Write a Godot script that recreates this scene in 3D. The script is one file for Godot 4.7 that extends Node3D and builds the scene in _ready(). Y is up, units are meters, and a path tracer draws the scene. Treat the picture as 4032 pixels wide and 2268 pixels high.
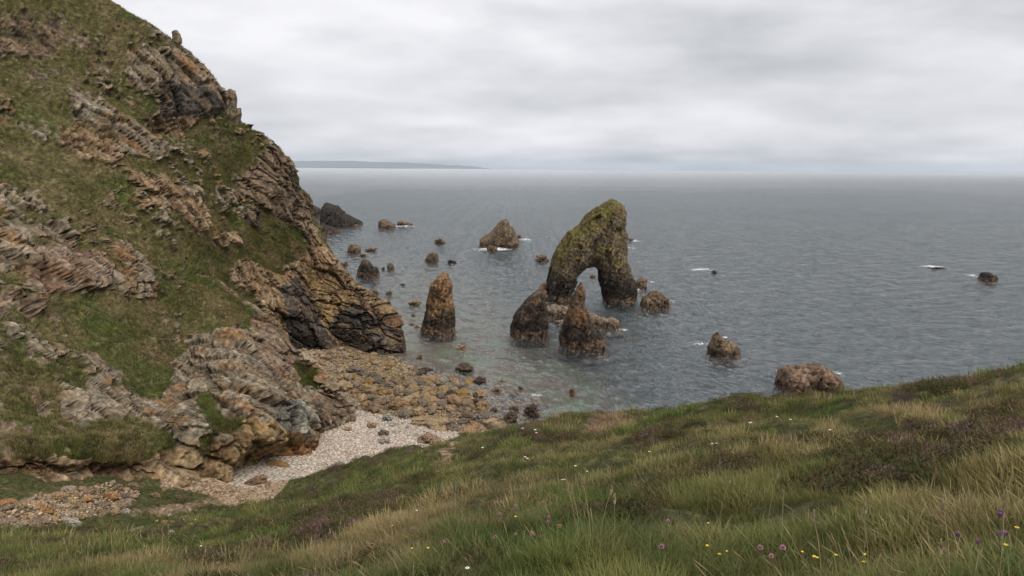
extends Node3D
# A rocky headland, a pebble cove and a sea arch under an overcast sky, seen from a grassy hillside 40 m above the sea.

var HILL = {"site": PackedVector2Array([Vector2(-37.97, -48), Vector2(-42.49, -54), Vector2(-33.36, -58), Vector2(-30.54, -68), Vector2(-39.86, -63), Vector2(-34.19, -71.5), Vector2(-28.56, -77), Vector2(-20.73, -70), Vector2(-16.26, -66), Vector2(-11.81, -60), Vector2(-6.41, -57), Vector2(-2.4, -53), Vector2(1.38, -50), Vector2(4.06, -47), Vector2(5.92, -44), Vector2(7.94, -42), Vector2(9.98, -40), Vector2(12.07, -39), Vector2(13.06, -38), Vector2(14.98, -36), Vector2(15.78, -34), Vector2(16.29, -33), Vector2(16.84, -31.5), Vector2(17.26, -30), Vector2(17.67, -28), Vector2(17.91, -26.5), Vector2(18.16, -25), Vector2(17.72, -23), Vector2(18.07, -22), Vector2(0.02, -5.2), Vector2(0.02, -7.2), Vector2(0.03, -10.7), Vector2(0.04, -16), Vector2(0.06, -28), Vector2(-8.06, -10), Vector2(-15.22, -19), Vector2(-32.67, -41), Vector2(-34.96, -44), Vector2(-5.85, -9.5), Vector2(-11.33, -18.5), Vector2(-28.04, -46), Vector2(-3.49, -8.5), Vector2(-5.51, -13.5), Vector2(-10.15, -25), Vector2(-19.02, -47), Vector2(-19.52, -60), Vector2(-1.33, -6.5), Vector2(-2.13, -10.5), Vector2(-3.43, -17), Vector2(-7.62, -38), Vector2(-3.89, -36), Vector2(0.99, -4.8), Vector2(1.77, -8.8), Vector2(2.68, -13.5), Vector2(4.33, -22), Vector2(1.78, -4.5), Vector2(2.19, -5.6), Vector2(2.94, -7.6), Vector2(4.2, -11), Vector2(6.25, -16.5), Vector2(9.26, -24.6), Vector2(2.7, -3.8), Vector2(3.24, -4.6), Vector2(4.03, -5.8), Vector2(6.17, -9), Vector2(9.84, -14.5), Vector2(4.42, -5.2), Vector2(8.49, -10), Vector2(-47.35, -52), Vector2(-41.18, -45), Vector2(-12.94, -14), Vector2(0, 0), Vector2(4, 0), Vector2(-5, 0), Vector2(10, 0), Vector2(-10, 0), Vector2(0, 6), Vector2(20, 0), Vector2(-20, -2), Vector2(-40, -10), Vector2(-60, -30), Vector2(30, -12), Vector2(-27.7, -85.69), Vector2(-25.34, -85.74), Vector2(-28.22, -102.38), Vector2(-31.32, -102.31), Vector2(-45, -115), Vector2(-30, -115)]), "weight": [0.010381211, 0.019303350, -0.010232688, -0.011913369, 0.001187339, 0.018091570, -0.015428023, 0.006504670, 0.006213643, 0.016279308, -0.010473272, 0.007972601, -0.008191362, -0.002258304, 0.018819667, -0.004946602, -0.016605603, -0.007843108, 0.028910301, 0.000864399, -0.056189855, 0.030006415, 0.012341311, 0.036321847, -0.057476383, 0.024310825, -0.002591989, -0.052775222, 0.047398060, 0.025526881, 0.001316638, 0.012081503, 0.015777390, 0.007521571, 0.007020697, 0.009437051, 0.000340853, 0.000437195, 0.008759169, -0.022519390, -0.004463011, -0.015194916, -0.029282827, -0.007520099, -0.002438073, -0.012878038, -0.007089665, 0.004808289, 0.009905236, 0.004396298, -0.001739379, 0.005006404, -0.002053298, -0.023313883, -0.011840172, -0.025989817, -0.007937763, -0.009768329, 0.013105176, 0.008388708, 0.009037278, 0.025751123, -0.010231354, 0.006057130, 0.003668324, -0.001814338, 0.005727454, -0.010714304, -0.017117831, -0.006190814, 0.026917675, -0.002175774, -0.011167130, 0.001280525, 0.002465310, -0.004175513, 0.004425916, -0.000146306, -0.004591280, -0.006817336, 0.008258560, 0.002070026, 0.003622017, -0.004715236, 0.007512386, -0.000993090, 0.001753401, -0.005477956, 13.793875774, 0.019706622, 0.388922639]}
var BED = {"site": PackedVector2Array([Vector2(-23.75, -142.77), Vector2(-20.74, -136.8), Vector2(-16.49, -127.4), Vector2(-11.46, -118.63), Vector2(-6.94, -111.93), Vector2(-3.37, -106.34), Vector2(-0.91, -102.07), Vector2(1.68, -98.11), Vector2(7, -92.72), Vector2(-25.19, -80.14), Vector2(-23.61, -85.39), Vector2(-27.23, -92.71), Vector2(-21.31, -92.72), Vector2(-26.61, -102.69), Vector2(-15.84, -93.81), Vector2(-20.51, -103.29), Vector2(-11.62, -94.39), Vector2(-26.33, -115.58), Vector2(-34.58, -127.2), Vector2(-42.84, -142.61), Vector2(-35.23, -141.84), Vector2(-26.73, -130.89), Vector2(-17.44, -114.32), Vector2(-13.44, -109.68), Vector2(-7.82, -101.21), Vector2(-19.63, -79.58), Vector2(-14.53, -85.8), Vector2(-26.71, -75.22), Vector2(-17.54, -144.23), Vector2(-12.26, -133.39), Vector2(-5.83, -124.35), Vector2(1.52, -111.2), Vector2(8.02, -107.52), Vector2(-21.59, -158.5), Vector2(-2.38, -140.19), Vector2(9.46, -128.71), Vector2(-20.2, -190.41), Vector2(2.15, -172.09), Vector2(25.54, -131.37), Vector2(22.6, -171.48), Vector2(-11.73, -249.86), Vector2(17.49, -247.3), Vector2(37.61, -131.22), Vector2(-36.19, -268.57), Vector2(-63.75, -330.98), Vector2(85.32, -231.95), Vector2(174.91, -306.65), Vector2(77.38, -415.99), Vector2(-125.22, -771.99), Vector2(213.88, -512.08), Vector2(60, -60), Vector2(120, -80), Vector2(-60, -95), Vector2(-60, -140), Vector2(-90, -200), Vector2(40, -75), Vector2(15, -72), Vector2(0, -78)]), "weight": [0.002489959, 0.001563789, 0.001389344, 0.000624700, 0.001635951, 0.001384252, -0.000136362, -0.001894059, 0.000990902, -0.012678791, 0.003172823, 0.001676774, -0.001691846, 0.000350293, -0.003058604, -0.001382299, 0.000753265, -0.000115811, -0.000939752, 0.003354382, -0.002573873, -0.000581344, 0.000791381, -0.001193149, 0.000781648, 0.003327777, 0.004462490, 0.005868232, -0.002106094, -0.002004293, -0.001307205, -0.002615646, 0.001128406, -0.000644203, 0.000650505, 0.000529081, 0.000413607, -0.000169620, 0.003965972, 0.000644767, 0.000459212, -0.000420080, -0.004655559, 0.000145497, 0.000136588, -0.000101853, 0.000092741, -0.000117925, -0.000001906, 0.000038593, -0.001779578, 0.000370427, 0.000204907, -0.000518501, -0.000860413, 0.002258963, 0.000323345, -0.002431804, -13.094214993, -0.036441617, 0.020553328]}
var EDGE = PackedVector2Array([Vector2(-20.3, -70), Vector2(-16.26, -66), Vector2(-11.81, -60), Vector2(-6.41, -57), Vector2(-2.4, -53), Vector2(1.38, -50), Vector2(4.06, -47), Vector2(5.92, -44), Vector2(7.94, -42), Vector2(9.98, -40), Vector2(12.07, -39), Vector2(13.06, -38), Vector2(14.98, -36), Vector2(15.78, -34), Vector2(16.29, -33), Vector2(16.84, -31.5), Vector2(17.26, -30), Vector2(17.67, -28), Vector2(17.91, -26.5), Vector2(18.16, -25), Vector2(17.72, -23), Vector2(18.07, -22), Vector2(20.4, -20)])
var FOAM = [
	{"label": "white surf in front of the jagged islet", "at": Vector2(-12.52, -343.68), "reach": Vector2(7.71, 8.68)},
	{"label": "surf streak right of the jagged islet", "at": Vector2(6.86, -395.09), "reach": Vector2(4.44, 8.11)},
	{"label": "foam line behind the arch on its right", "at": Vector2(68.57, -392.22), "reach": Vector2(4.87, 4.83)},
	{"label": "foam patch hugging the right side of the arch", "at": Vector2(61, -356.44), "reach": Vector2(2.95, 8.07)},
	{"label": "foam right of the knobbly rock by the arch", "at": Vector2(50.68, -246.22), "reach": Vector2(2.3, 2.6)},
	{"label": "foam at the right foot of the arch", "at": Vector2(42.45, -229.77), "reach": Vector2(2.39, 3.98)},
	{"label": "curved surf trail left of the isolated dark rock", "at": Vector2(181.25, -269.26), "reach": Vector2(2.77, 5.51)},
	{"label": "surf at the foot of the isolated dark rock", "at": Vector2(179.77, -257.66), "reach": Vector2(2.48, 2.53)},
	{"label": "breaking foam line over the thin far right reef", "at": Vector2(179.47, -293.76), "reach": Vector2(5.65, 5.29)},
	{"label": "pale foam swirl by the tiny rock right of the arch", "at": Vector2(77.12, -279.52), "reach": Vector2(5.28, 6.01)},
	{"label": "lacy foam patch left of the two humped rock", "at": Vector2(43.95, -157.64), "reach": Vector2(2.84, 3.11)},
	{"label": "small foam behind the two humped rock", "at": Vector2(51.81, -163.41), "reach": Vector2(0.87, 1.21)},
	{"label": "foam fringe under the two humped rock", "at": Vector2(47.47, -148), "reach": Vector2(2.52, 1)},
	{"label": "foam at the left end of the large twin humped rock", "at": Vector2(54.23, -135.05), "reach": Vector2(0.81, 1.51)},
	{"label": "foam at the right end of the large twin humped rock", "at": Vector2(65.41, -133.6), "reach": Vector2(1.15, 2.41)},
	{"label": "foam round the low dark skerry in mid bay", "at": Vector2(-24.91, -291.76), "reach": Vector2(2.6, 5.49)},
	{"label": "surf line under the pale tilted slab", "at": Vector2(-75.53, -478.86), "reach": Vector2(9.26, 7.3)},
	{"label": "foam by the tiny rock near the dark pyramid rock", "at": Vector2(-50.75, -273.18), "reach": Vector2(1.07, 2.77)},
	{"label": "foam right of the broad brown rock mound", "at": Vector2(49.29, -208.92), "reach": Vector2(0.96, 2.86)},
	{"label": "foam along the long slanting reef", "at": Vector2(28.27, -169.92), "reach": Vector2(2.49, 1.57)},
	{"label": "foam at the awash apron of the arch", "at": Vector2(31.3, -208.14), "reach": Vector2(2.6, 1.39)},
	{"label": "small foam patch in the shallows near the grass", "at": Vector2(4.56, -119.02), "reach": Vector2(1.06, 1.48)},
	{"label": "outer surf below the jagged islet", "at": Vector2(-6.67, -345.18), "reach": Vector2(6.78, 7.63)}]
var HEADLAND = {"columns": 17, "rows": 10, "points": PackedVector3Array([Vector3(-98.77, -4, -219.83), Vector3(-104.17, 54.5, -166.61), Vector3(-107.77, 88.7, -140), Vector3(-94.79, 56.01, -113), Vector3(-84.67, 40.43, -94), Vector3(-71.41, 29.01, -75), Vector3(-58.99, 21.81, -59.5), Vector3(-51.87, 18.5, -51), Vector3(-50.58, 16.95, -49), Vector3(-50.28, 13.45, -48.5), Vector3(-84.92, -4, -218.78), Vector3(-90.32, 49.63, -170.26), Vector3(-93.92, 80.86, -146), Vector3(-90.57, 62.02, -130), Vector3(-81.48, 43.71, -110), Vector3(-68.12, 29.17, -88), Vector3(-55.33, 20.08, -69), Vector3(-46.26, 16.01, -56.5), Vector3(-44.92, 14.14, -55), Vector3(-44.62, 10.64, -54.5), Vector3(-74.25, -4, -216.08), Vector3(-79.65, 45.02, -172.03), Vector3(-83.25, 73.42, -150), Vector3(-80.15, 55.65, -134), Vector3(-72, 39.17, -114), Vector3(-63.39, 26.3, -95), Vector3(-52.48, 17.55, -76), Vector3(-42.73, 14.29, -60.7), Vector3(-41.82, 12.32, -59), Vector3(-41.52, 8.82, -58.5), Vector3(-67.74, -4, -215.07), Vector3(-73.14, 42.26, -173.69), Vector3(-76.74, 68.97, -153), Vector3(-73.15, 53.4, -138), Vector3(-67.37, 37.51, -120), Vector3(-60.45, 25.21, -103), Vector3(-50.41, 16.18, -83), Vector3(-40.78, 12.51, -65.5), Vector3(-39.75, 10.16, -63.7), Vector3(-39.45, 6.66, -63.2), Vector3(-62.91, -4, -214.55), Vector3(-68.31, 39.84, -175.52), Vector3(-71.91, 65.06, -156), Vector3(-69.01, 51.02, -143), Vector3(-63.68, 35.66, -126), Vector3(-56.87, 23.61, -109), Vector3(-49.09, 14.64, -91), Vector3(-38.78, 11.14, -70.5), Vector3(-37.31, 8.1, -68.2), Vector3(-37.01, 4.6, -67.7), Vector3(-59.33, -4, -212.71), Vector3(-64.73, 37.19, -176.24), Vector3(-68.33, 60.78, -158), Vector3(-65.4, 47.29, -146), Vector3(-61.49, 35.46, -133), Vector3(-57.22, 25.41, -121), Vector3(-51.18, 16.76, -107), Vector3(-42.16, 10.73, -88), Vector3(-34.6, 6.61, -73), Vector3(-34.3, 3.11, -72.5), Vector3(-56.98, -4, -210.12), Vector3(-62.38, 34.02, -176.71), Vector3(-65.98, 55.68, -160), Vector3(-63.22, 43.36, -150), Vector3(-60.02, 33.31, -139), Vector3(-56.69, 24.48, -129), Vector3(-53.41, 16.49, -121), Vector3(-50.27, 9.94, -118), Vector3(-46.79, 5.65, -113), Vector3(-46.49, 2.15, -112.5), Vector3(-53.8, -4, -207.61), Vector3(-59.2, 30.23, -177.87), Vector3(-62.8, 49.56, -163), Vector3(-61.52, 40.26, -156), Vector3(-59.73, 31.91, -147), Vector3(-56.97, 24.43, -138), Vector3(-54.19, 17.34, -132), Vector3(-51.49, 10.43, -132), Vector3(-48.8, 5.17, -133), Vector3(-48.5, 1.67, -132.5), Vector3(-49.31, -4, -207.3), Vector3(-54.71, 27.95, -179.77), Vector3(-58.31, 45.89, -166), Vector3(-57.29, 38.07, -160), Vector3(-56.2, 29.5, -152), Vector3(-55.24, 22.51, -146), Vector3(-52.88, 15.67, -142), Vector3(-50.35, 8.23, -142), Vector3(-46.88, 1.55, -142), Vector3(-46.58, -1.95, -141.5), Vector3(-45.24, -4, -205.19), Vector3(-50.64, 25.12, -180.4), Vector3(-54.24, 41.32, -168), Vector3(-53.74, 34.58, -164), Vector3(-53.18, 26.94, -157), Vector3(-52.5, 19.86, -150), Vector3(-50.06, 13.75, -147), Vector3(-46.53, 6.5, -145), Vector3(-43.53, 0.95, -143.5), Vector3(-43.23, -2.55, -143), Vector3(-43.68, -4, -200.64), Vector3(-49.08, 21.3, -179.55), Vector3(-52.68, 35.16, -169), Vector3(-51.39, 29.46, -164), Vector3(-50.57, 23.34, -159), Vector3(-49.5, 17.55, -154), Vector3(-46.72, 12.14, -150), Vector3(-43.25, 6.08, -147), Vector3(-40.18, 0.49, -144.5), Vector3(-39.88, -3.01, -144), Vector3(-40.98, -4, -193), Vector3(-45.98, 16.72, -176.33), Vector3(-49.31, 27.78, -168), Vector3(-48.12, 22.85, -164), Vector3(-47.16, 18.12, -160), Vector3(-45.45, 13.54, -155), Vector3(-43.13, 9.72, -151), Vector3(-39.72, 4.87, -147.5), Vector3(-36.78, 0.03, -145.5), Vector3(-36.48, -3.47, -145), Vector3(-38.55, -4, -183.8), Vector3(-42.11, 11.76, -171.93), Vector3(-44.48, 19.77, -166), Vector3(-43.09, 15.98, -162), Vector3(-41.84, 12.51, -158.5), Vector3(-40.38, 9.18, -155), Vector3(-38.47, 6.24, -151.5), Vector3(-35.53, 2.98, -148), Vector3(-33.32, -0.39, -145.5), Vector3(-33.02, -3.89, -145), Vector3(-33.8, -4, -173.83), Vector3(-36.16, 7.65, -165.94), Vector3(-37.74, 13.15, -162), Vector3(-36.9, 10.57, -159), Vector3(-35.83, 8.32, -156), Vector3(-34.78, 6.17, -153), Vector3(-33.4, 3.99, -150.5), Vector3(-31.61, 1.43, -148), Vector3(-29.95, -0.73, -146), Vector3(-29.65, -4.23, -145.5), Vector3(-29.02, -4, -167.08), Vector3(-30.83, 5.75, -161.03), Vector3(-32.04, 10.08, -158), Vector3(-31.48, 7.89, -156), Vector3(-30.68, 5.75, -154), Vector3(-30.02, 4.01, -151.5), Vector3(-29.23, 2.21, -149.5), Vector3(-28.11, 0.55, -148), Vector3(-26.9, -0.93, -146), Vector3(-26.6, -4.43, -145.5), Vector3(-25.61, -4, -160.24), Vector3(-26.86, 3.8, -156.08), Vector3(-27.69, 6.94, -154), Vector3(-27.33, 5.3, -153), Vector3(-26.96, 3.92, -152), Vector3(-26.51, 2.44, -150.5), Vector3(-26.15, 1.09, -149.5), Vector3(-25.69, 0.12, -148), Vector3(-25.33, -1.19, -147), Vector3(-25.03, -4.69, -146.5), Vector3(-24.89, -4, -155.69), Vector3(-25.43, 1.36, -153.9), Vector3(-25.79, 2.99, -153), Vector3(-25.5, 2.19, -152.5), Vector3(-25.21, 1.38, -152), Vector3(-25.02, 0.81, -151.5), Vector3(-24.84, 0.25, -151), Vector3(-24.77, -0.31, -150.5), Vector3(-24.63, -0.96, -149.5), Vector3(-24.33, -4.46, -149)])}
var HEADLAND_ROCK = [
	{"strength": 0.9, "tone": "grey", "shape": PackedVector2Array([Vector2(2.83, 2.58), Vector2(3.58, 2.33), Vector2(4.17, 2.17), Vector2(5, 2.25), Vector2(6, 2.17), Vector2(6.42, 2.33), Vector2(5.08, 2.83), Vector2(4.58, 3.17), Vector2(3.83, 3.42), Vector2(3.58, 3.33), Vector2(3.5, 3.08), Vector2(2.92, 3), Vector2(2.58, 2.83)])},
	{"strength": 1.0, "tone": "dark", "shape": PackedVector2Array([Vector2(3.42, 2.75), Vector2(4.33, 2.67), Vector2(6.08, 2.25), Vector2(6.17, 2.42), Vector2(5.08, 2.83), Vector2(3.75, 3.25), Vector2(3.5, 3.08)])},
	{"strength": 1.0, "tone": "ochre", "shape": PackedVector2Array([Vector2(3.58, 3.25), Vector2(5.08, 2.83), Vector2(4.92, 3.08), Vector2(3.83, 3.42)])},
	{"strength": 1.0, "tone": "grey", "shape": PackedVector2Array([Vector2(1.75, 3.25), Vector2(2, 3.17), Vector2(2.5, 3.25), Vector2(3.08, 3.33), Vector2(3.67, 3.42), Vector2(3.92, 3.58), Vector2(3.75, 3.75), Vector2(3.25, 3.67), Vector2(2.75, 3.67), Vector2(2.25, 3.5), Vector2(1.83, 3.5)])},
	{"strength": 0.75, "tone": "ochre", "shape": PackedVector2Array([Vector2(1.67, 3.58), Vector2(2.08, 3.5), Vector2(2.92, 3.67), Vector2(3, 3.92), Vector2(2.58, 3.92), Vector2(1.92, 3.83)])},
	{"strength": 0.7, "tone": "brown", "shape": PackedVector2Array([Vector2(1.25, 3.25), Vector2(1.42, 3.17), Vector2(2.17, 3.08), Vector2(2.08, 3.25), Vector2(1.67, 3.25), Vector2(1.33, 3.42)])},
	{"strength": 0.95, "tone": "ochre", "shape": PackedVector2Array([Vector2(2.92, 3.92), Vector2(3.92, 3.83), Vector2(4.92, 4.08), Vector2(5.58, 4.17), Vector2(5.75, 4.67), Vector2(5.25, 4.75), Vector2(4.33, 4.42), Vector2(3.58, 4.17), Vector2(3.25, 4.08)])},
	{"strength": 1.0, "tone": "brown", "shape": PackedVector2Array([Vector2(7.67, 2.75), Vector2(8.83, 2), Vector2(9.75, 2.08), Vector2(10.42, 2), Vector2(11.17, 2), Vector2(12, 2), Vector2(11.42, 3.08), Vector2(10.08, 3.92), Vector2(8.83, 3.92), Vector2(8, 3.75), Vector2(7.33, 3.75), Vector2(6.75, 3.42), Vector2(7.25, 3.08)])},
	{"strength": 1.0, "tone": "ochre", "shape": PackedVector2Array([Vector2(10.92, 2.5), Vector2(12, 2), Vector2(12.5, 2), Vector2(14, 2), Vector2(15.5, 2), Vector2(16, 8.33), Vector2(16, 9), Vector2(7.58, 9), Vector2(7.67, 7.75), Vector2(7.75, 6.25), Vector2(6.92, 5.83), Vector2(7.42, 5.33), Vector2(9, 5.5), Vector2(10.08, 4.75), Vector2(11, 3.67)])},
	{"strength": 1.0, "tone": "rust", "shape": PackedVector2Array([Vector2(12.67, 2.92), Vector2(14.08, 2), Vector2(15.83, 2), Vector2(16, 8.33), Vector2(11, 8.08), Vector2(12.58, 5.33)])},
	{"strength": 1.0, "tone": "gold", "shape": PackedVector2Array([Vector2(11.42, 3.42), Vector2(12.25, 2.83), Vector2(13.17, 3), Vector2(12.75, 5.17), Vector2(11.58, 7.42), Vector2(11, 7.33), Vector2(10.67, 6.5), Vector2(10.5, 5.42)])},
	{"strength": 1.0, "tone": "ochre", "shape": PackedVector2Array([Vector2(13.92, 2), Vector2(15.17, 2), Vector2(15.58, 2), Vector2(14.42, 2.5), Vector2(13.5, 2.58)])},
	{"strength": 1.0, "tone": "dark", "shape": PackedVector2Array([Vector2(8.67, 6.08), Vector2(10.5, 5.08), Vector2(10.58, 6.67), Vector2(11, 8), Vector2(8.17, 8.08), Vector2(8.58, 7.08)])},
	{"strength": 1.0, "tone": "dark", "shape": PackedVector2Array([Vector2(12.75, 4), Vector2(14.42, 2.92), Vector2(15.58, 4.17), Vector2(15.25, 8.08), Vector2(11, 8)])},
	{"strength": 1.0, "tone": "pink", "shape": PackedVector2Array([Vector2(1.75, 4.83), Vector2(2.17, 4.67), Vector2(2.75, 4.92), Vector2(2.92, 5.25), Vector2(2.42, 5.33), Vector2(1.58, 5.33), Vector2(1.5, 5.08)])},
	{"strength": 1.0, "tone": "grey", "shape": PackedVector2Array([Vector2(2.75, 4.67), Vector2(3.58, 4.75), Vector2(3.75, 5), Vector2(3.67, 5.25), Vector2(3, 5.17)])},
	{"strength": 1.0, "tone": "pink", "shape": PackedVector2Array([Vector2(1.17, 5.33), Vector2(1.58, 5.33), Vector2(1.75, 5.5), Vector2(1.67, 5.58), Vector2(1.17, 5.5)])},
	{"strength": 0.8, "tone": "grey", "shape": PackedVector2Array([Vector2(1.17, 5.58), Vector2(1.5, 5.58), Vector2(1.75, 5.67), Vector2(1.58, 5.75), Vector2(1.17, 5.75)])},
	{"strength": 0.95, "tone": "grey", "shape": PackedVector2Array([Vector2(1.08, 4.75), Vector2(1.5, 4.67), Vector2(2, 4.5), Vector2(2.17, 4.67), Vector2(1.67, 4.83), Vector2(1.42, 5.17), Vector2(1.08, 5.25)])},
	{"strength": 0.62, "tone": "grey", "shape": PackedVector2Array([Vector2(1, 4.42), Vector2(1.42, 4.33), Vector2(1.83, 4.33), Vector2(1.83, 4.58), Vector2(1.08, 4.75)])},
	{"strength": 0.6, "tone": "brown", "shape": PackedVector2Array([Vector2(0.67, 2.75), Vector2(1.08, 2.67), Vector2(1.5, 2.58), Vector2(1.75, 2.75), Vector2(1.42, 3.08), Vector2(0.75, 3.25)])},
	{"strength": 0.5, "tone": "brown", "shape": PackedVector2Array([Vector2(1.83, 2.58), Vector2(2.83, 2.58), Vector2(2.58, 2.83), Vector2(1.92, 2.75)])},
	{"strength": 1.0, "tone": "ochre", "shape": PackedVector2Array([Vector2(1, 7.42), Vector2(1.83, 7.25), Vector2(2.67, 7.25), Vector2(4.17, 7.33), Vector2(4.83, 7.5), Vector2(5.08, 8.33), Vector2(3.25, 8.25), Vector2(0.92, 8.42)])},
	{"strength": 1.0, "tone": "grey", "shape": PackedVector2Array([Vector2(2.17, 6.25), Vector2(2.92, 6.17), Vector2(3.58, 6.25), Vector2(4.5, 6.58), Vector2(4.5, 6.33), Vector2(5.5, 6.5), Vector2(7.25, 7), Vector2(5.25, 9), Vector2(5.08, 8.5), Vector2(5, 7.5), Vector2(3.58, 6.58), Vector2(2.75, 6.67), Vector2(2.17, 6.67)])},
	{"strength": 0.9, "tone": "grey", "shape": PackedVector2Array([Vector2(1.75, 6.33), Vector2(2.08, 6.33), Vector2(2, 6.58), Vector2(1.83, 6.58)])},
	{"strength": 0.9, "tone": "brown", "shape": PackedVector2Array([Vector2(1.17, 6.25), Vector2(1.33, 6.25), Vector2(1.33, 6.58), Vector2(1.17, 6.58)])},
	{"strength": 0.95, "tone": "grey", "shape": PackedVector2Array([Vector2(2.58, 5.83), Vector2(3, 5.92), Vector2(3.33, 6.17), Vector2(3.5, 6.25), Vector2(3, 6.25), Vector2(2.75, 6.08)])},
	{"strength": 0.9, "tone": "grey", "shape": PackedVector2Array([Vector2(5.67, 5.5), Vector2(6.33, 5.67), Vector2(7, 6.5), Vector2(7.42, 7.83), Vector2(7, 8.08), Vector2(6.67, 6.67), Vector2(6.17, 5.92)])},
	{"strength": 0.8, "tone": "grey", "shape": PackedVector2Array([Vector2(3.58, 2.08), Vector2(4, 2.08), Vector2(6, 2), Vector2(6.92, 2), Vector2(6.92, 2.25), Vector2(5.58, 2.33), Vector2(4.08, 2.25)])},
	{"strength": -1.0, "tone": "", "shape": PackedVector2Array([Vector2(6.75, 5.42), Vector2(7.42, 5.25), Vector2(9.25, 5.42), Vector2(10.58, 4.25), Vector2(10.5, 3.5), Vector2(8.83, 4), Vector2(8, 4.25), Vector2(6.75, 4.67)])},
	{"strength": 0.8, "tone": "ochre", "shape": PackedVector2Array([Vector2(6.25, 4.67), Vector2(7.42, 4.67), Vector2(7.42, 5.08), Vector2(6, 4.92)])},
	{"strength": 0.9, "tone": "dark", "shape": PackedVector2Array([Vector2(7.33, 4), Vector2(8.08, 3.83), Vector2(8.33, 4.25), Vector2(7.67, 4.33)])}]
var HEADLAND_SHAPE = [
	{"from": Vector3(-36.8, 3.11, -147.35), "to": Vector3(-35.52, 0.8, -145.94), "radius": 3.4, "push": -5.0},
	{"from": Vector3(-44.92, 14.45, -157.84), "to": Vector3(-36.8, 3.11, -147.35), "radius": 4.5, "push": -2.6},
	{"from": Vector3(-47.3, 10.76, -147.81), "to": Vector3(-41.8, 3.61, -145.82), "radius": 5, "push": 1.8},
	{"from": Vector3(-32.41, 6.83, -155.06), "to": Vector3(-29.67, 1.8, -148.97), "radius": 5, "push": 2.2},
	{"from": Vector3(-46.32, 1.62, -142.95), "to": Vector3(-42.21, 0.05, -143.7), "radius": 3, "push": -3.5},
	{"from": Vector3(-80.29, 51.4, -126.89), "to": Vector3(-66.98, 42.37, -131.89), "radius": 4.5, "push": 2.2},
	{"from": Vector3(-71.67, 56.79, -144.58), "to": Vector3(-65.88, 54.09, -154.6), "radius": 7, "push": 2.0},
	{"from": Vector3(-68.35, 46.45, -136.34), "to": Vector3(-65.88, 47.17, -144.12), "radius": 3.5, "push": -3.0},
	{"from": Vector3(-64.09, 26.71, -93.84), "to": Vector3(-60.65, 24.66, -98.86), "radius": 5.5, "push": 1.8},
	{"from": Vector3(-62.43, 27.97, -107.44), "to": Vector3(-57.46, 23.18, -104.65), "radius": 4, "push": 1.4},
	{"from": Vector3(-66.53, 38.04, -123.43), "to": Vector3(-59.06, 29.38, -126.77), "radius": 5, "push": 1.5},
	{"from": Vector3(-61.34, 23.94, -82.29), "to": Vector3(-60.39, 23.18, -84.01), "radius": 3, "push": 1.5},
	{"from": Vector3(-58.85, 39.64, -159.31), "to": Vector3(-54.06, 32.7, -161.37), "radius": 8, "push": 2.0},
	{"from": Vector3(-54.39, 18.45, -124.42), "to": Vector3(-48.78, 4.8, -136.15), "radius": 2.5, "push": 1.0},
	{"from": Vector3(-44.51, 15.11, -56.68), "to": Vector3(-38.11, 10.45, -70.88), "radius": 1.4, "push": 0.8},
	{"from": Vector3(-43.99, 13.83, -56.18), "to": Vector3(-35.58, 8.05, -70.21), "radius": 1.6, "push": -0.5}]
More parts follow.
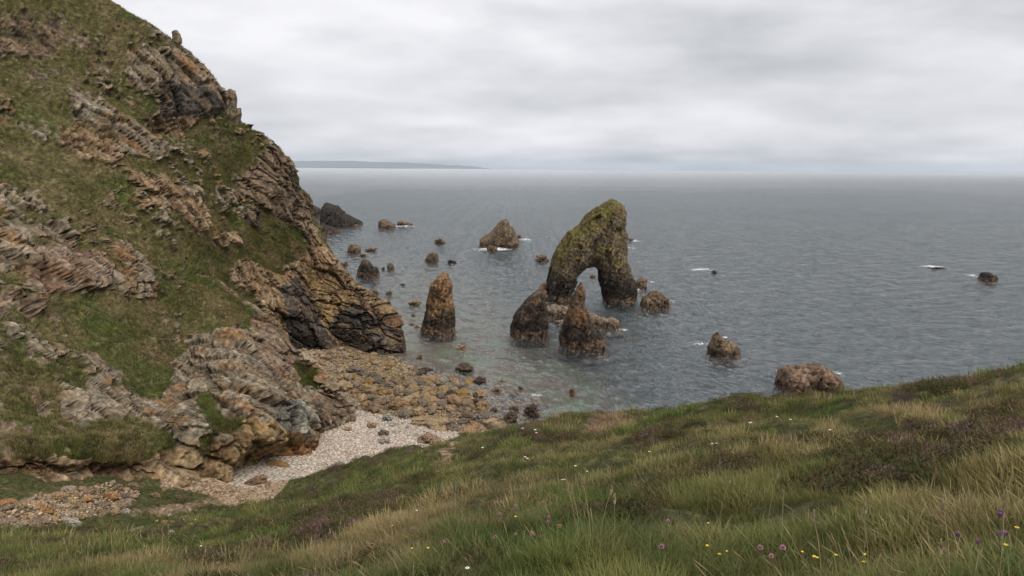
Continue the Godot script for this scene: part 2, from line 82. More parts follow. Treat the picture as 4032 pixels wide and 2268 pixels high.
var CRAG = {"columns": 10, "rows": 8, "points": PackedVector3Array([Vector3(-56.93, 16.52, -107.5), Vector3(-56.43, 18.52, -106), Vector3(-55.93, 19.52, -105), Vector3(-51.73, 13.98, -96), Vector3(-46.06, 10.52, -84.5), Vector3(-42.12, 8.48, -77), Vector3(-38.84, 6.79, -71), Vector3(-38.64, 3.79, -70.5), Vector3(-55.19, 17.87, -114.5), Vector3(-54.69, 19.87, -113), Vector3(-54.19, 20.87, -112), Vector3(-47.64, 14.24, -98), Vector3(-40.89, 11.79, -84), Vector3(-35.39, 11.48, -73.5), Vector3(-34.38, 6.92, -71.8), Vector3(-34.18, 3.92, -71.3), Vector3(-50.59, -2, -128.51), Vector3(-51.59, 12.55, -122.23), Vector3(-52.09, 20.92, -117), Vector3(-44.67, 15.09, -104), Vector3(-36.41, 13.1, -85), Vector3(-32.52, 11.04, -76.3), Vector3(-32.13, 5.12, -75), Vector3(-31.93, 2.12, -74.5), Vector3(-44.88, -2, -124.54), Vector3(-45.88, 10.41, -119.34), Vector3(-46.38, 17.34, -115), Vector3(-39.79, 13.01, -103), Vector3(-32.76, 11.74, -86), Vector3(-30.03, 9.85, -80.2), Vector3(-29.47, 3.29, -79), Vector3(-29.27, 0.29, -78.5), Vector3(-38.53, -2, -120.4), Vector3(-39.53, 9.17, -115.82), Vector3(-40.03, 15.28, -112), Vector3(-35.64, 10.39, -104), Vector3(-31, 8.73, -93.5), Vector3(-27.83, 7.78, -85.8), Vector3(-27.19, 2.25, -84.6), Vector3(-26.99, -0.75, -84.1), Vector3(-35.37, -2, -116.82), Vector3(-36.37, 7.44, -113.1), Vector3(-36.87, 12.4, -110), Vector3(-33.72, 8.17, -105), Vector3(-30.02, 6.4, -96), Vector3(-27.69, 6.12, -89.5), Vector3(-27.08, 2.47, -88.3), Vector3(-26.88, -0.53, -87.8), Vector3(-32.27, -2, -113.38), Vector3(-33.27, 5.86, -110.44), Vector3(-33.77, 9.77, -108), Vector3(-31.3, 6.38, -104), Vector3(-28.74, 5.25, -98), Vector3(-27.22, 4.62, -93.5), Vector3(-27.17, 2.48, -92.5), Vector3(-26.97, -0.52, -92), Vector3(-29.21, -2, -110.25), Vector3(-30.21, 4.64, -107.93), Vector3(-30.71, 7.73, -106), Vector3(-28.73, 5.43, -103), Vector3(-27.36, 3.9, -100.5), Vector3(-26.74, 3.25, -98), Vector3(-26.5, 3.04, -96.5), Vector3(-26.3, 0.04, -96), Vector3(-26.21, -2, -107.49), Vector3(-27.21, 3.26, -105.86), Vector3(-27.71, 5.44, -104.5), Vector3(-26.59, 4.48, -103), Vector3(-25.91, 3.7, -102), Vector3(-25.55, 3.44, -100.5), Vector3(-25.47, 3.17, -99.5), Vector3(-25.27, 0.17, -99), Vector3(-24.12, -2, -106), Vector3(-25.12, 2, -105), Vector3(-25.62, 3.33, -104), Vector3(-25.2, 3.02, -103.5), Vector3(-24.93, 2.87, -103), Vector3(-24.82, 2.72, -102.5), Vector3(-24.7, 2.74, -102), Vector3(-24.5, -0.26, -101.5)])}
var CRAG_ROCK = [
	{"strength": 0.95, "tone": "grey", "shape": PackedVector2Array([Vector2(0, 2), Vector2(1.75, 2.92), Vector2(2.25, 2), Vector2(9, 2), Vector2(9, 6.83), Vector2(3.92, 7), Vector2(0, 6.67)])},
	{"strength": -1.0, "tone": "", "shape": PackedVector2Array([Vector2(0.58, 2), Vector2(1.92, 2), Vector2(2.92, 2), Vector2(3.92, 2.42), Vector2(3.25, 2.67), Vector2(2, 3), Vector2(1.08, 2.92), Vector2(0.33, 3.17)])},
	{"strength": 1.0, "tone": "gold", "shape": PackedVector2Array([Vector2(2.17, 5), Vector2(2.75, 5), Vector2(3.58, 5.33), Vector2(4.92, 5.58), Vector2(4.75, 6.33), Vector2(3.67, 6.75), Vector2(1.92, 6.42), Vector2(1.5, 5.67)])},
	{"strength": 1.0, "tone": "gold", "shape": PackedVector2Array([Vector2(0.5, 5.5), Vector2(1.08, 5.33), Vector2(2.25, 5.5), Vector2(2.17, 6.33), Vector2(0.58, 6.25)])},
	{"strength": 1.0, "tone": "red", "shape": PackedVector2Array([Vector2(4, 5.5), Vector2(5.33, 5.75), Vector2(4.58, 6.08), Vector2(3.83, 5.92)])},
	{"strength": 1.0, "tone": "brown", "shape": PackedVector2Array([Vector2(5.67, 3.5), Vector2(8.75, 2), Vector2(9, 6.08), Vector2(5.5, 5.92), Vector2(3.83, 5.08)])},
	{"strength": 1.0, "tone": "lichen", "shape": PackedVector2Array([Vector2(3.33, 4.58), Vector2(4.75, 4.08), Vector2(5.58, 5.08), Vector2(3.83, 5.33), Vector2(3.25, 5.17)])},
	{"strength": 1.0, "tone": "pink", "shape": PackedVector2Array([Vector2(3.17, 2.42), Vector2(4.08, 2), Vector2(6.92, 2), Vector2(3.58, 3.75), Vector2(3, 3.33)])},
	{"strength": -1.0, "tone": "", "shape": PackedVector2Array([Vector2(1.25, 4.25), Vector2(1.58, 4.25), Vector2(1.83, 4.83), Vector2(2.42, 4.92), Vector2(2.33, 5.17), Vector2(1.92, 5.25), Vector2(1.33, 5.17)])},
	{"strength": -1.0, "tone": "", "shape": PackedVector2Array([Vector2(1.17, 5.33), Vector2(1.67, 5.25), Vector2(1.58, 5.58), Vector2(1.17, 5.67)])},
	{"strength": -0.9, "tone": "", "shape": PackedVector2Array([Vector2(4.83, 3), Vector2(6.92, 2), Vector2(6.5, 3), Vector2(4.75, 3.58)])}]
var CRAG_SHAPE = [
	{"from": Vector3(-30.6, 5.47, -77.3), "to": Vector3(-27.85, 3.87, -82.93), "radius": 2.1, "push": -2.4},
	{"from": Vector3(-31.03, 4.32, -76.53), "to": Vector3(-27.93, 2.19, -82.25), "radius": 2.2, "push": -1.7},
	{"from": Vector3(-30.88, 8.61, -77.21), "to": Vector3(-27.25, 4.52, -88.2), "radius": 1.2, "push": 0.7},
	{"from": Vector3(-34.99, 12.24, -77.82), "to": Vector3(-31.72, 10.43, -76.82), "radius": 2, "push": -1.1},
	{"from": Vector3(-33.32, 9.58, -72.98), "to": Vector3(-33.5, 8.19, -72.69), "radius": 1.4, "push": -1.3},
	{"from": Vector3(-31.62, 9.98, -76.55), "to": Vector3(-31.5, 5.06, -75.96), "radius": 1.0, "push": 0.8},
	{"from": Vector3(-44.14, 13.46, -94.64), "to": Vector3(-40.18, 13.27, -105.32), "radius": 3, "push": 0.2},
	{"from": Vector3(-35.71, 8.38, -71.85), "to": Vector3(-34.15, 7.19, -72.04), "radius": 1.6, "push": 0.8}]
var PINNACLES = [{"at": Vector3(-63.24, 54.05, -159.8), "outline": PackedVector2Array([Vector2(-1.61, -1.18), Vector2(-1.25, 1.01), Vector2(-0.81, 2.64), Vector2(0.16, 2.92), Vector2(0.98, 2.55), Vector2(1.28, 1.03), Vector2(0.87, -1.16), Vector2(0.96, -3.35), Vector2(-0.57, -4.46)])}, {"at": Vector3(-64.99, 55.7, -159.3), "outline": PackedVector2Array([Vector2(-0.64, -0.03), Vector2(-0.46, 1.16), Vector2(0.23, 1.38), Vector2(0.62, 0.52), Vector2(0.61, -1.38), Vector2(-0.36, -1.66)])}, {"at": Vector3(-62.55, 50.82, -160.8), "outline": PackedVector2Array([Vector2(-1.16, -1.44), Vector2(-0.77, 2.16), Vector2(0.93, 2.17), Vector2(0.96, 0.79), Vector2(0.4, -1.15), Vector2(-0.37, -2.54)])}, {"at": Vector3(-71.53, 66.83, -153.8), "outline": PackedVector2Array([Vector2(-0.96, -1.74), Vector2(-0.84, 1.32), Vector2(0.09, 1.58), Vector2(0.77, 0.06), Vector2(0.94, -1.21)])}]
var TRACED = [
	{"name": "sea_arch", "label": "huge leaning sea arch with mossy sloping back standing in the sea", "category": "sea arch", "group": "", "at": Vector3(15.3, 0, -212.76), "tone": "arch", "thick": 1.15, "cell": 0.36, "outline": PackedVector2Array([Vector2(-4.39, -3), Vector2(-4.02, 4.5), Vector2(-3.42, 7.6), Vector2(-2.84, 11.56), Vector2(-1.39, 15.5), Vector2(0.5, 18.13), Vector2(2.17, 20.74), Vector2(5.14, 22.7), Vector2(7.64, 25.94), Vector2(10.16, 27.88), Vector2(12.69, 29.4), Vector2(14.37, 30.56), Vector2(15.44, 30.48), Vector2(16.53, 29.85), Vector2(18.28, 28.8), Vector2(18.86, 26.89), Vector2(18.77, 24.75), Vector2(18.51, 22.16), Vector2(19.22, 20.44), Vector2(19.55, 17.41), Vector2(19.44, 14.37), Vector2(20.2, 11.31), Vector2(21.18, 8.25), Vector2(22.83, 5.17), Vector2(23.22, 2.95), Vector2(22.39, -3), Vector2(14.05, -3), Vector2(12.85, 2.87), Vector2(11.94, 5.52), Vector2(11.7, 7.73), Vector2(11.55, 9.92), Vector2(9.69, 11.14), Vector2(7.84, 10.42), Vector2(6.08, 9.22), Vector2(4.91, 7.23), Vector2(3.85, 4.35), Vector2(3.03, 1.9), Vector2(2.82, -3), Vector2(-3.93, -3)])},
	{"name": "sea_stack", "label": "tall ochre topped sea stack rising alone between the headland and the arch", "category": "sea stack", "group": "", "at": Vector3(-18.28, 0, -166.61), "tone": "stack", "thick": 1.0, "cell": 0.22, "outline": PackedVector2Array([Vector2(-4.25, -3), Vector2(-3.92, 1.36), Vector2(-2.97, 4.77), Vector2(-2.18, 7.85), Vector2(-1.7, 10.3), Vector2(-1.38, 11.82), Vector2(-0.17, 13.05), Vector2(0.44, 14.11), Vector2(1.79, 14.79), Vector2(2.54, 14.13), Vector2(2.67, 12.77), Vector2(3.57, 12.02), Vector2(3.4, 9.73), Vector2(3.39, 8.21), Vector2(3.83, 6.37), Vector2(4.27, 4.83), Vector2(4.32, 2.05), Vector2(4.39, -3)])},
	{"name": "sea_stack", "label": "broad blackish sea stack with a hooked tip just left of the spire", "category": "sea stack", "group": "", "at": Vector3(4.52, 0, -166.08), "tone": "blackish", "thick": 1.0, "cell": 0.2, "outline": PackedVector2Array([Vector2(-4.66, -3), Vector2(-4.57, 1.73), Vector2(-4.17, 3.5), Vector2(-3.16, 5.26), Vector2(-1.81, 7.37), Vector2(-0.12, 9.31), Vector2(1.58, 10.36), Vector2(2.6, 10.89), Vector2(3.62, 10.73), Vector2(3.92, 9.51), Vector2(3.68, 7.42), Vector2(3.88, 5.32), Vector2(4.26, 3.22), Vector2(4.49, -3)])},
	{"name": "sea_stack", "label": "slender pointed rust brown spire rock in front of the arch", "category": "sea stack", "group": "", "at": Vector3(16.26, 0, -155.45), "tone": "rust", "thick": 1.0, "cell": 0.2, "outline": PackedVector2Array([Vector2(-5.24, -3), Vector2(-5.21, 1.29), Vector2(-4.92, 2.95), Vector2(-4.32, 4.94), Vector2(-3.71, 6.92), Vector2(-2.79, 8.9), Vector2(-2.2, 10.86), Vector2(-1.59, 12.5), Vector2(-0.67, 13.8), Vector2(-0.27, 14.29), Vector2(0.14, 13.32), Vector2(0.5, 11.86), Vector2(0.24, 9.58), Vector2(0.76, 7.95), Vector2(1.46, 5.98), Vector2(2.47, 4.34), Vector2(3.81, 2.69), Vector2(5.15, 1.04), Vector2(5.85, -3)])},
	{"name": "islet", "label": "jagged dark rocky islet with surf round it left of the arch", "category": "islet", "group": "", "at": Vector3(-6.98, 0, -364.63), "tone": "brown", "thick": 1.1, "cell": 0.34, "outline": PackedVector2Array([Vector2(-10.38, -3), Vector2(-10.01, 2.52), Vector2(-8.16, 4.76), Vector2(-5.21, 5.9), Vector2(-3, 8.14), Vector2(-0.79, 11.11), Vector2(0.68, 12.59), Vector2(3.25, 13.57), Vector2(4.73, 12.62), Vector2(5.12, 10.05), Vector2(7.34, 9.33), Vector2(8.47, 6.75), Vector2(8.5, 3.04), Vector2(10.37, 1.57), Vector2(10.4, -3)])},
	{"name": "islet", "label": "tall black rock mass at the far tip behind the headland", "category": "islet", "group": "", "at": Vector3(-123.31, 0, -486.67), "tone": "black", "thick": 1.3, "cell": 0.5, "outline": PackedVector2Array([Vector2(-11.75, -3), Vector2(-10.94, 2.49), Vector2(-10.48, 7.65), Vector2(-9.46, 11.93), Vector2(-6.75, 15.37), Vector2(-2.95, 13.69), Vector2(0.46, 13.3), Vector2(2.51, 10.32), Vector2(4.63, 9.48), Vector2(5.43, 7.78), Vector2(9.68, 6.1), Vector2(13.06, 3.98), Vector2(17.3, 1.86), Vector2(18.06, -3)])},
	{"name": "islet", "label": "low black rock ridge half hidden behind the headland edge", "category": "islet", "group": "", "at": Vector3(-162.47, 0, -563.43), "tone": "black", "thick": 1.2, "cell": 0.55, "outline": PackedVector2Array([Vector2(-9.08, -3), Vector2(-7.54, 9.84), Vector2(-0.61, 9.41), Vector2(4.28, 7.47), Vector2(7.65, 4.53), Vector2(7.99, -3), Vector2(8.38, -3)])},
	{"name": "islet", "label": "flat dark reef in front of the tall black rock mass", "category": "islet", "group": "", "at": Vector3(-114.23, 0, -426.25), "tone": "black", "thick": 1.5, "cell": 0.45, "outline": PackedVector2Array([Vector2(-9.19, -3), Vector2(-7.8, 3.72), Vector2(-2.08, 4.9), Vector2(3.15, 3.43), Vector2(7.23, 1.2), Vector2(7.86, -3)])},
	{"name": "islet", "label": "dark domed rock beside a pale tilted slab far out", "category": "islet", "group": "", "at": Vector3(-85.41, 0, -467.79), "tone": "brown", "thick": 1.2, "cell": 0.45, "outline": PackedVector2Array([Vector2(-5.86, -3), Vector2(-4.71, 4.27), Vector2(-1.94, 5.53), Vector2(1.34, 4.48), Vector2(3.79, 2.68), Vector2(6.26, 1.71), Vector2(7, -3)])},
	{"name": "islet", "label": "pale tilted slab lying right of the dark domed rock", "category": "islet", "group": "", "at": Vector3(-77.15, 0, -489.23), "tone": "pale", "thick": 0.9, "cell": 0.4, "outline": PackedVector2Array([Vector2(-6.55, -3), Vector2(-5.19, -3), Vector2(-3.41, 2.74), Vector2(-0.81, 3.11), Vector2(3.5, 1.93), Vector2(6.09, 1.26), Vector2(6.9, -3)])},
	{"name": "sea_rock", "label": "low grey brown rock ridge behind the slender spire", "category": "rock", "group": "", "at": Vector3(12.77, 0, -186.97), "tone": "pale", "thick": 1.2, "cell": 0.22, "outline": PackedVector2Array([Vector2(-3.65, -3), Vector2(-3.13, 2.14), Vector2(-0.83, 2.87), Vector2(1.48, 3.05), Vector2(3.04, 2.39), Vector2(3.71, -3)])},
	{"name": "sea_rock", "label": "long low slanting reef right of the slender spire", "category": "rock", "group": "", "at": Vector3(24.39, 0, -175.29), "tone": "pale", "thick": 1.0, "cell": 0.22, "outline": PackedVector2Array([Vector2(-5.44, -3), Vector2(-4.64, 3.3), Vector2(-2.26, 2.58), Vector2(-0.06, 1.86), Vector2(1.75, 2.06), Vector2(3.6, 1.15), Vector2(5.08, -3), Vector2(7.3, -3)])},
	{"name": "sea_rock", "label": "broad brown rock mound to the right of the arch", "category": "rock", "group": "", "at": Vector3(42.31, 0, -203.1), "tone": "brown", "thick": 1.3, "cell": 0.22, "outline": PackedVector2Array([Vector2(-5.19, -3), Vector2(-4.64, -3), Vector2(-3.02, 2.11), Vector2(-0.97, 3.19), Vector2(0.66, 4.05), Vector2(2.35, 3.64), Vector2(4.09, 2.17), Vector2(5.51, -3)])},
	{"name": "sea_rock", "label": "knobbly dark rock against the right foot of the arch", "category": "rock", "group": "", "at": Vector3(44.43, 0, -235.45), "tone": "brown", "thick": 1.1, "cell": 0.22, "outline": PackedVector2Array([Vector2(-1.97, -3), Vector2(-1.71, -3), Vector2(-1.29, 2.19), Vector2(-0.14, 3.43), Vector2(0.85, 2.95), Vector2(2.3, 2.96), Vector2(1.85, 1.98), Vector2(2.03, -3), Vector2(2.48, -3)])},
	{"name": "sea_rock", "label": "orange rock shelf at the left foot of the arch", "category": "rock", "group": "", "at": Vector3(9.92, 0, -220.36), "tone": "orange", "thick": 1.2, "cell": 0.25, "outline": PackedVector2Array([Vector2(-3.16, -3), Vector2(-2.87, -3), Vector2(-0.95, 2.52), Vector2(0.62, 3.68), Vector2(1.76, 3.01), Vector2(3.17, -3), Vector2(3.65, -3)])},
	{"name": "sea_rock", "label": "brown rock with two humps, right hump larger, on open water", "category": "rock", "group": "", "at": Vector3(47.56, 0, -149.62), "tone": "brown", "thick": 1.2, "cell": 0.2, "outline": PackedVector2Array([Vector2(-3.7, -3), Vector2(-3.51, 1.26), Vector2(-3.2, 2.38), Vector2(-2.71, 3.67), Vector2(-1.98, 4.47), Vector2(-1, 3.68), Vector2(-0.61, 2.41), Vector2(1.1, 2.36), Vector2(2.41, 1.47), Vector2(3.8, -3)])},
	{"name": "sea_rock", "label": "large twin humped brown rock just beyond the grassy edge", "category": "rock", "group": "", "at": Vector3(56.13, 0, -125.37), "tone": "pinkbrown", "thick": 1.3, "cell": 0.18, "outline": PackedVector2Array([Vector2(-5.94, -3), Vector2(-5.53, 1.89), Vector2(-5.2, 3.05), Vector2(-3.18, 3.62), Vector2(-0.7, 3.51), Vector2(0.89, 4.3), Vector2(2.59, 3.67), Vector2(4.33, 2.62), Vector2(5.52, 0.91), Vector2(5.91, -3)])},
	{"name": "sea_rock", "label": "dark pyramid rock with a low right shoulder near the headland", "category": "rock", "group": "", "at": Vector3(-54.05, 0, -256.02), "tone": "blackish", "thick": 1.1, "cell": 0.25, "outline": PackedVector2Array([Vector2(-4.17, -3), Vector2(-3.21, 3.45), Vector2(-2.14, 5.54), Vector2(-1.21, 5.92), Vector2(0.15, 5.56), Vector2(1.26, 4.18), Vector2(1.69, 3.26), Vector2(3.29, 3.04), Vector2(4.09, 1.89), Vector2(4.34, -3)])},
	{"name": "sea_rock", "label": "small grey crag left of the paired skerries near the headland", "category": "rock", "group": "", "at": Vector3(-75.61, 0, -329.05), "tone": "brown", "thick": 1.1, "cell": 0.3, "outline": PackedVector2Array([Vector2(-3.86, -3), Vector2(-2.89, 1.27), Vector2(-2.25, 3.16), Vector2(-0.46, 3.94), Vector2(0.99, 3.78), Vector2(2.71, 2.5), Vector2(3.19, -3)])},
	{"name": "sea_rock", "label": "upright brown rock standing in the middle of the bay", "category": "rock", "group": "", "at": Vector3(-35.39, 0, -301.07), "tone": "brown", "thick": 1.1, "cell": 0.28, "outline": PackedVector2Array([Vector2(-3.24, -3), Vector2(-2.41, 1.06), Vector2(-1.31, 2.97), Vector2(0.31, 3.68), Vector2(1.92, 3.53), Vector2(2.71, 1.65), Vector2(2.95, -3)])},
	{"name": "sea_rock", "label": "pointed small rock right of the dark pyramid rock", "category": "rock", "group": "", "at": Vector3(-48.35, 0, -274), "tone": "brown", "thick": 1.1, "cell": 0.28, "outline": PackedVector2Array([Vector2(-1.99, -3), Vector2(-1.44, 1.47), Vector2(-0.53, 2.47), Vector2(0.92, 1.74), Vector2(1.85, -3)])},
	{"name": "sea_rock", "label": "ridged rock clinging beside the seaward foot of the headland", "category": "rock", "group": "", "at": Vector3(-52.87, 0, -230.3), "tone": "brown", "thick": 1.2, "cell": 0.25, "outline": PackedVector2Array([Vector2(-2.53, -3), Vector2(-1.59, 2.09), Vector2(-0.74, 2.72), Vector2(0.87, 1.27), Vector2(1.83, -3)])},
	{"name": "sea_rock", "label": "low rock just off the far base of the headland", "category": "rock", "group": "", "at": Vector3(-69.28, 0, -284.18), "tone": "brown", "thick": 1.2, "cell": 0.3, "outline": PackedVector2Array([Vector2(-2.58, -3), Vector2(-1.49, 0.91), Vector2(0.57, 1.75), Vector2(2.21, -3), Vector2(2.51, -3)])},
	{"name": "sea_rock", "label": "isolated dark rock with a surf trail at far right", "category": "rock", "group": "", "at": Vector3(179.37, 0, -258.64), "tone": "blackish", "thick": 1.1, "cell": 0.3, "outline": PackedVector2Array([Vector2(-3.28, -3), Vector2(-3.05, -3), Vector2(-1.36, 2.36), Vector2(0.2, 2.7), Vector2(1.88, 2.01), Vector2(2.98, 0.94), Vector2(3.39, -3)])}]
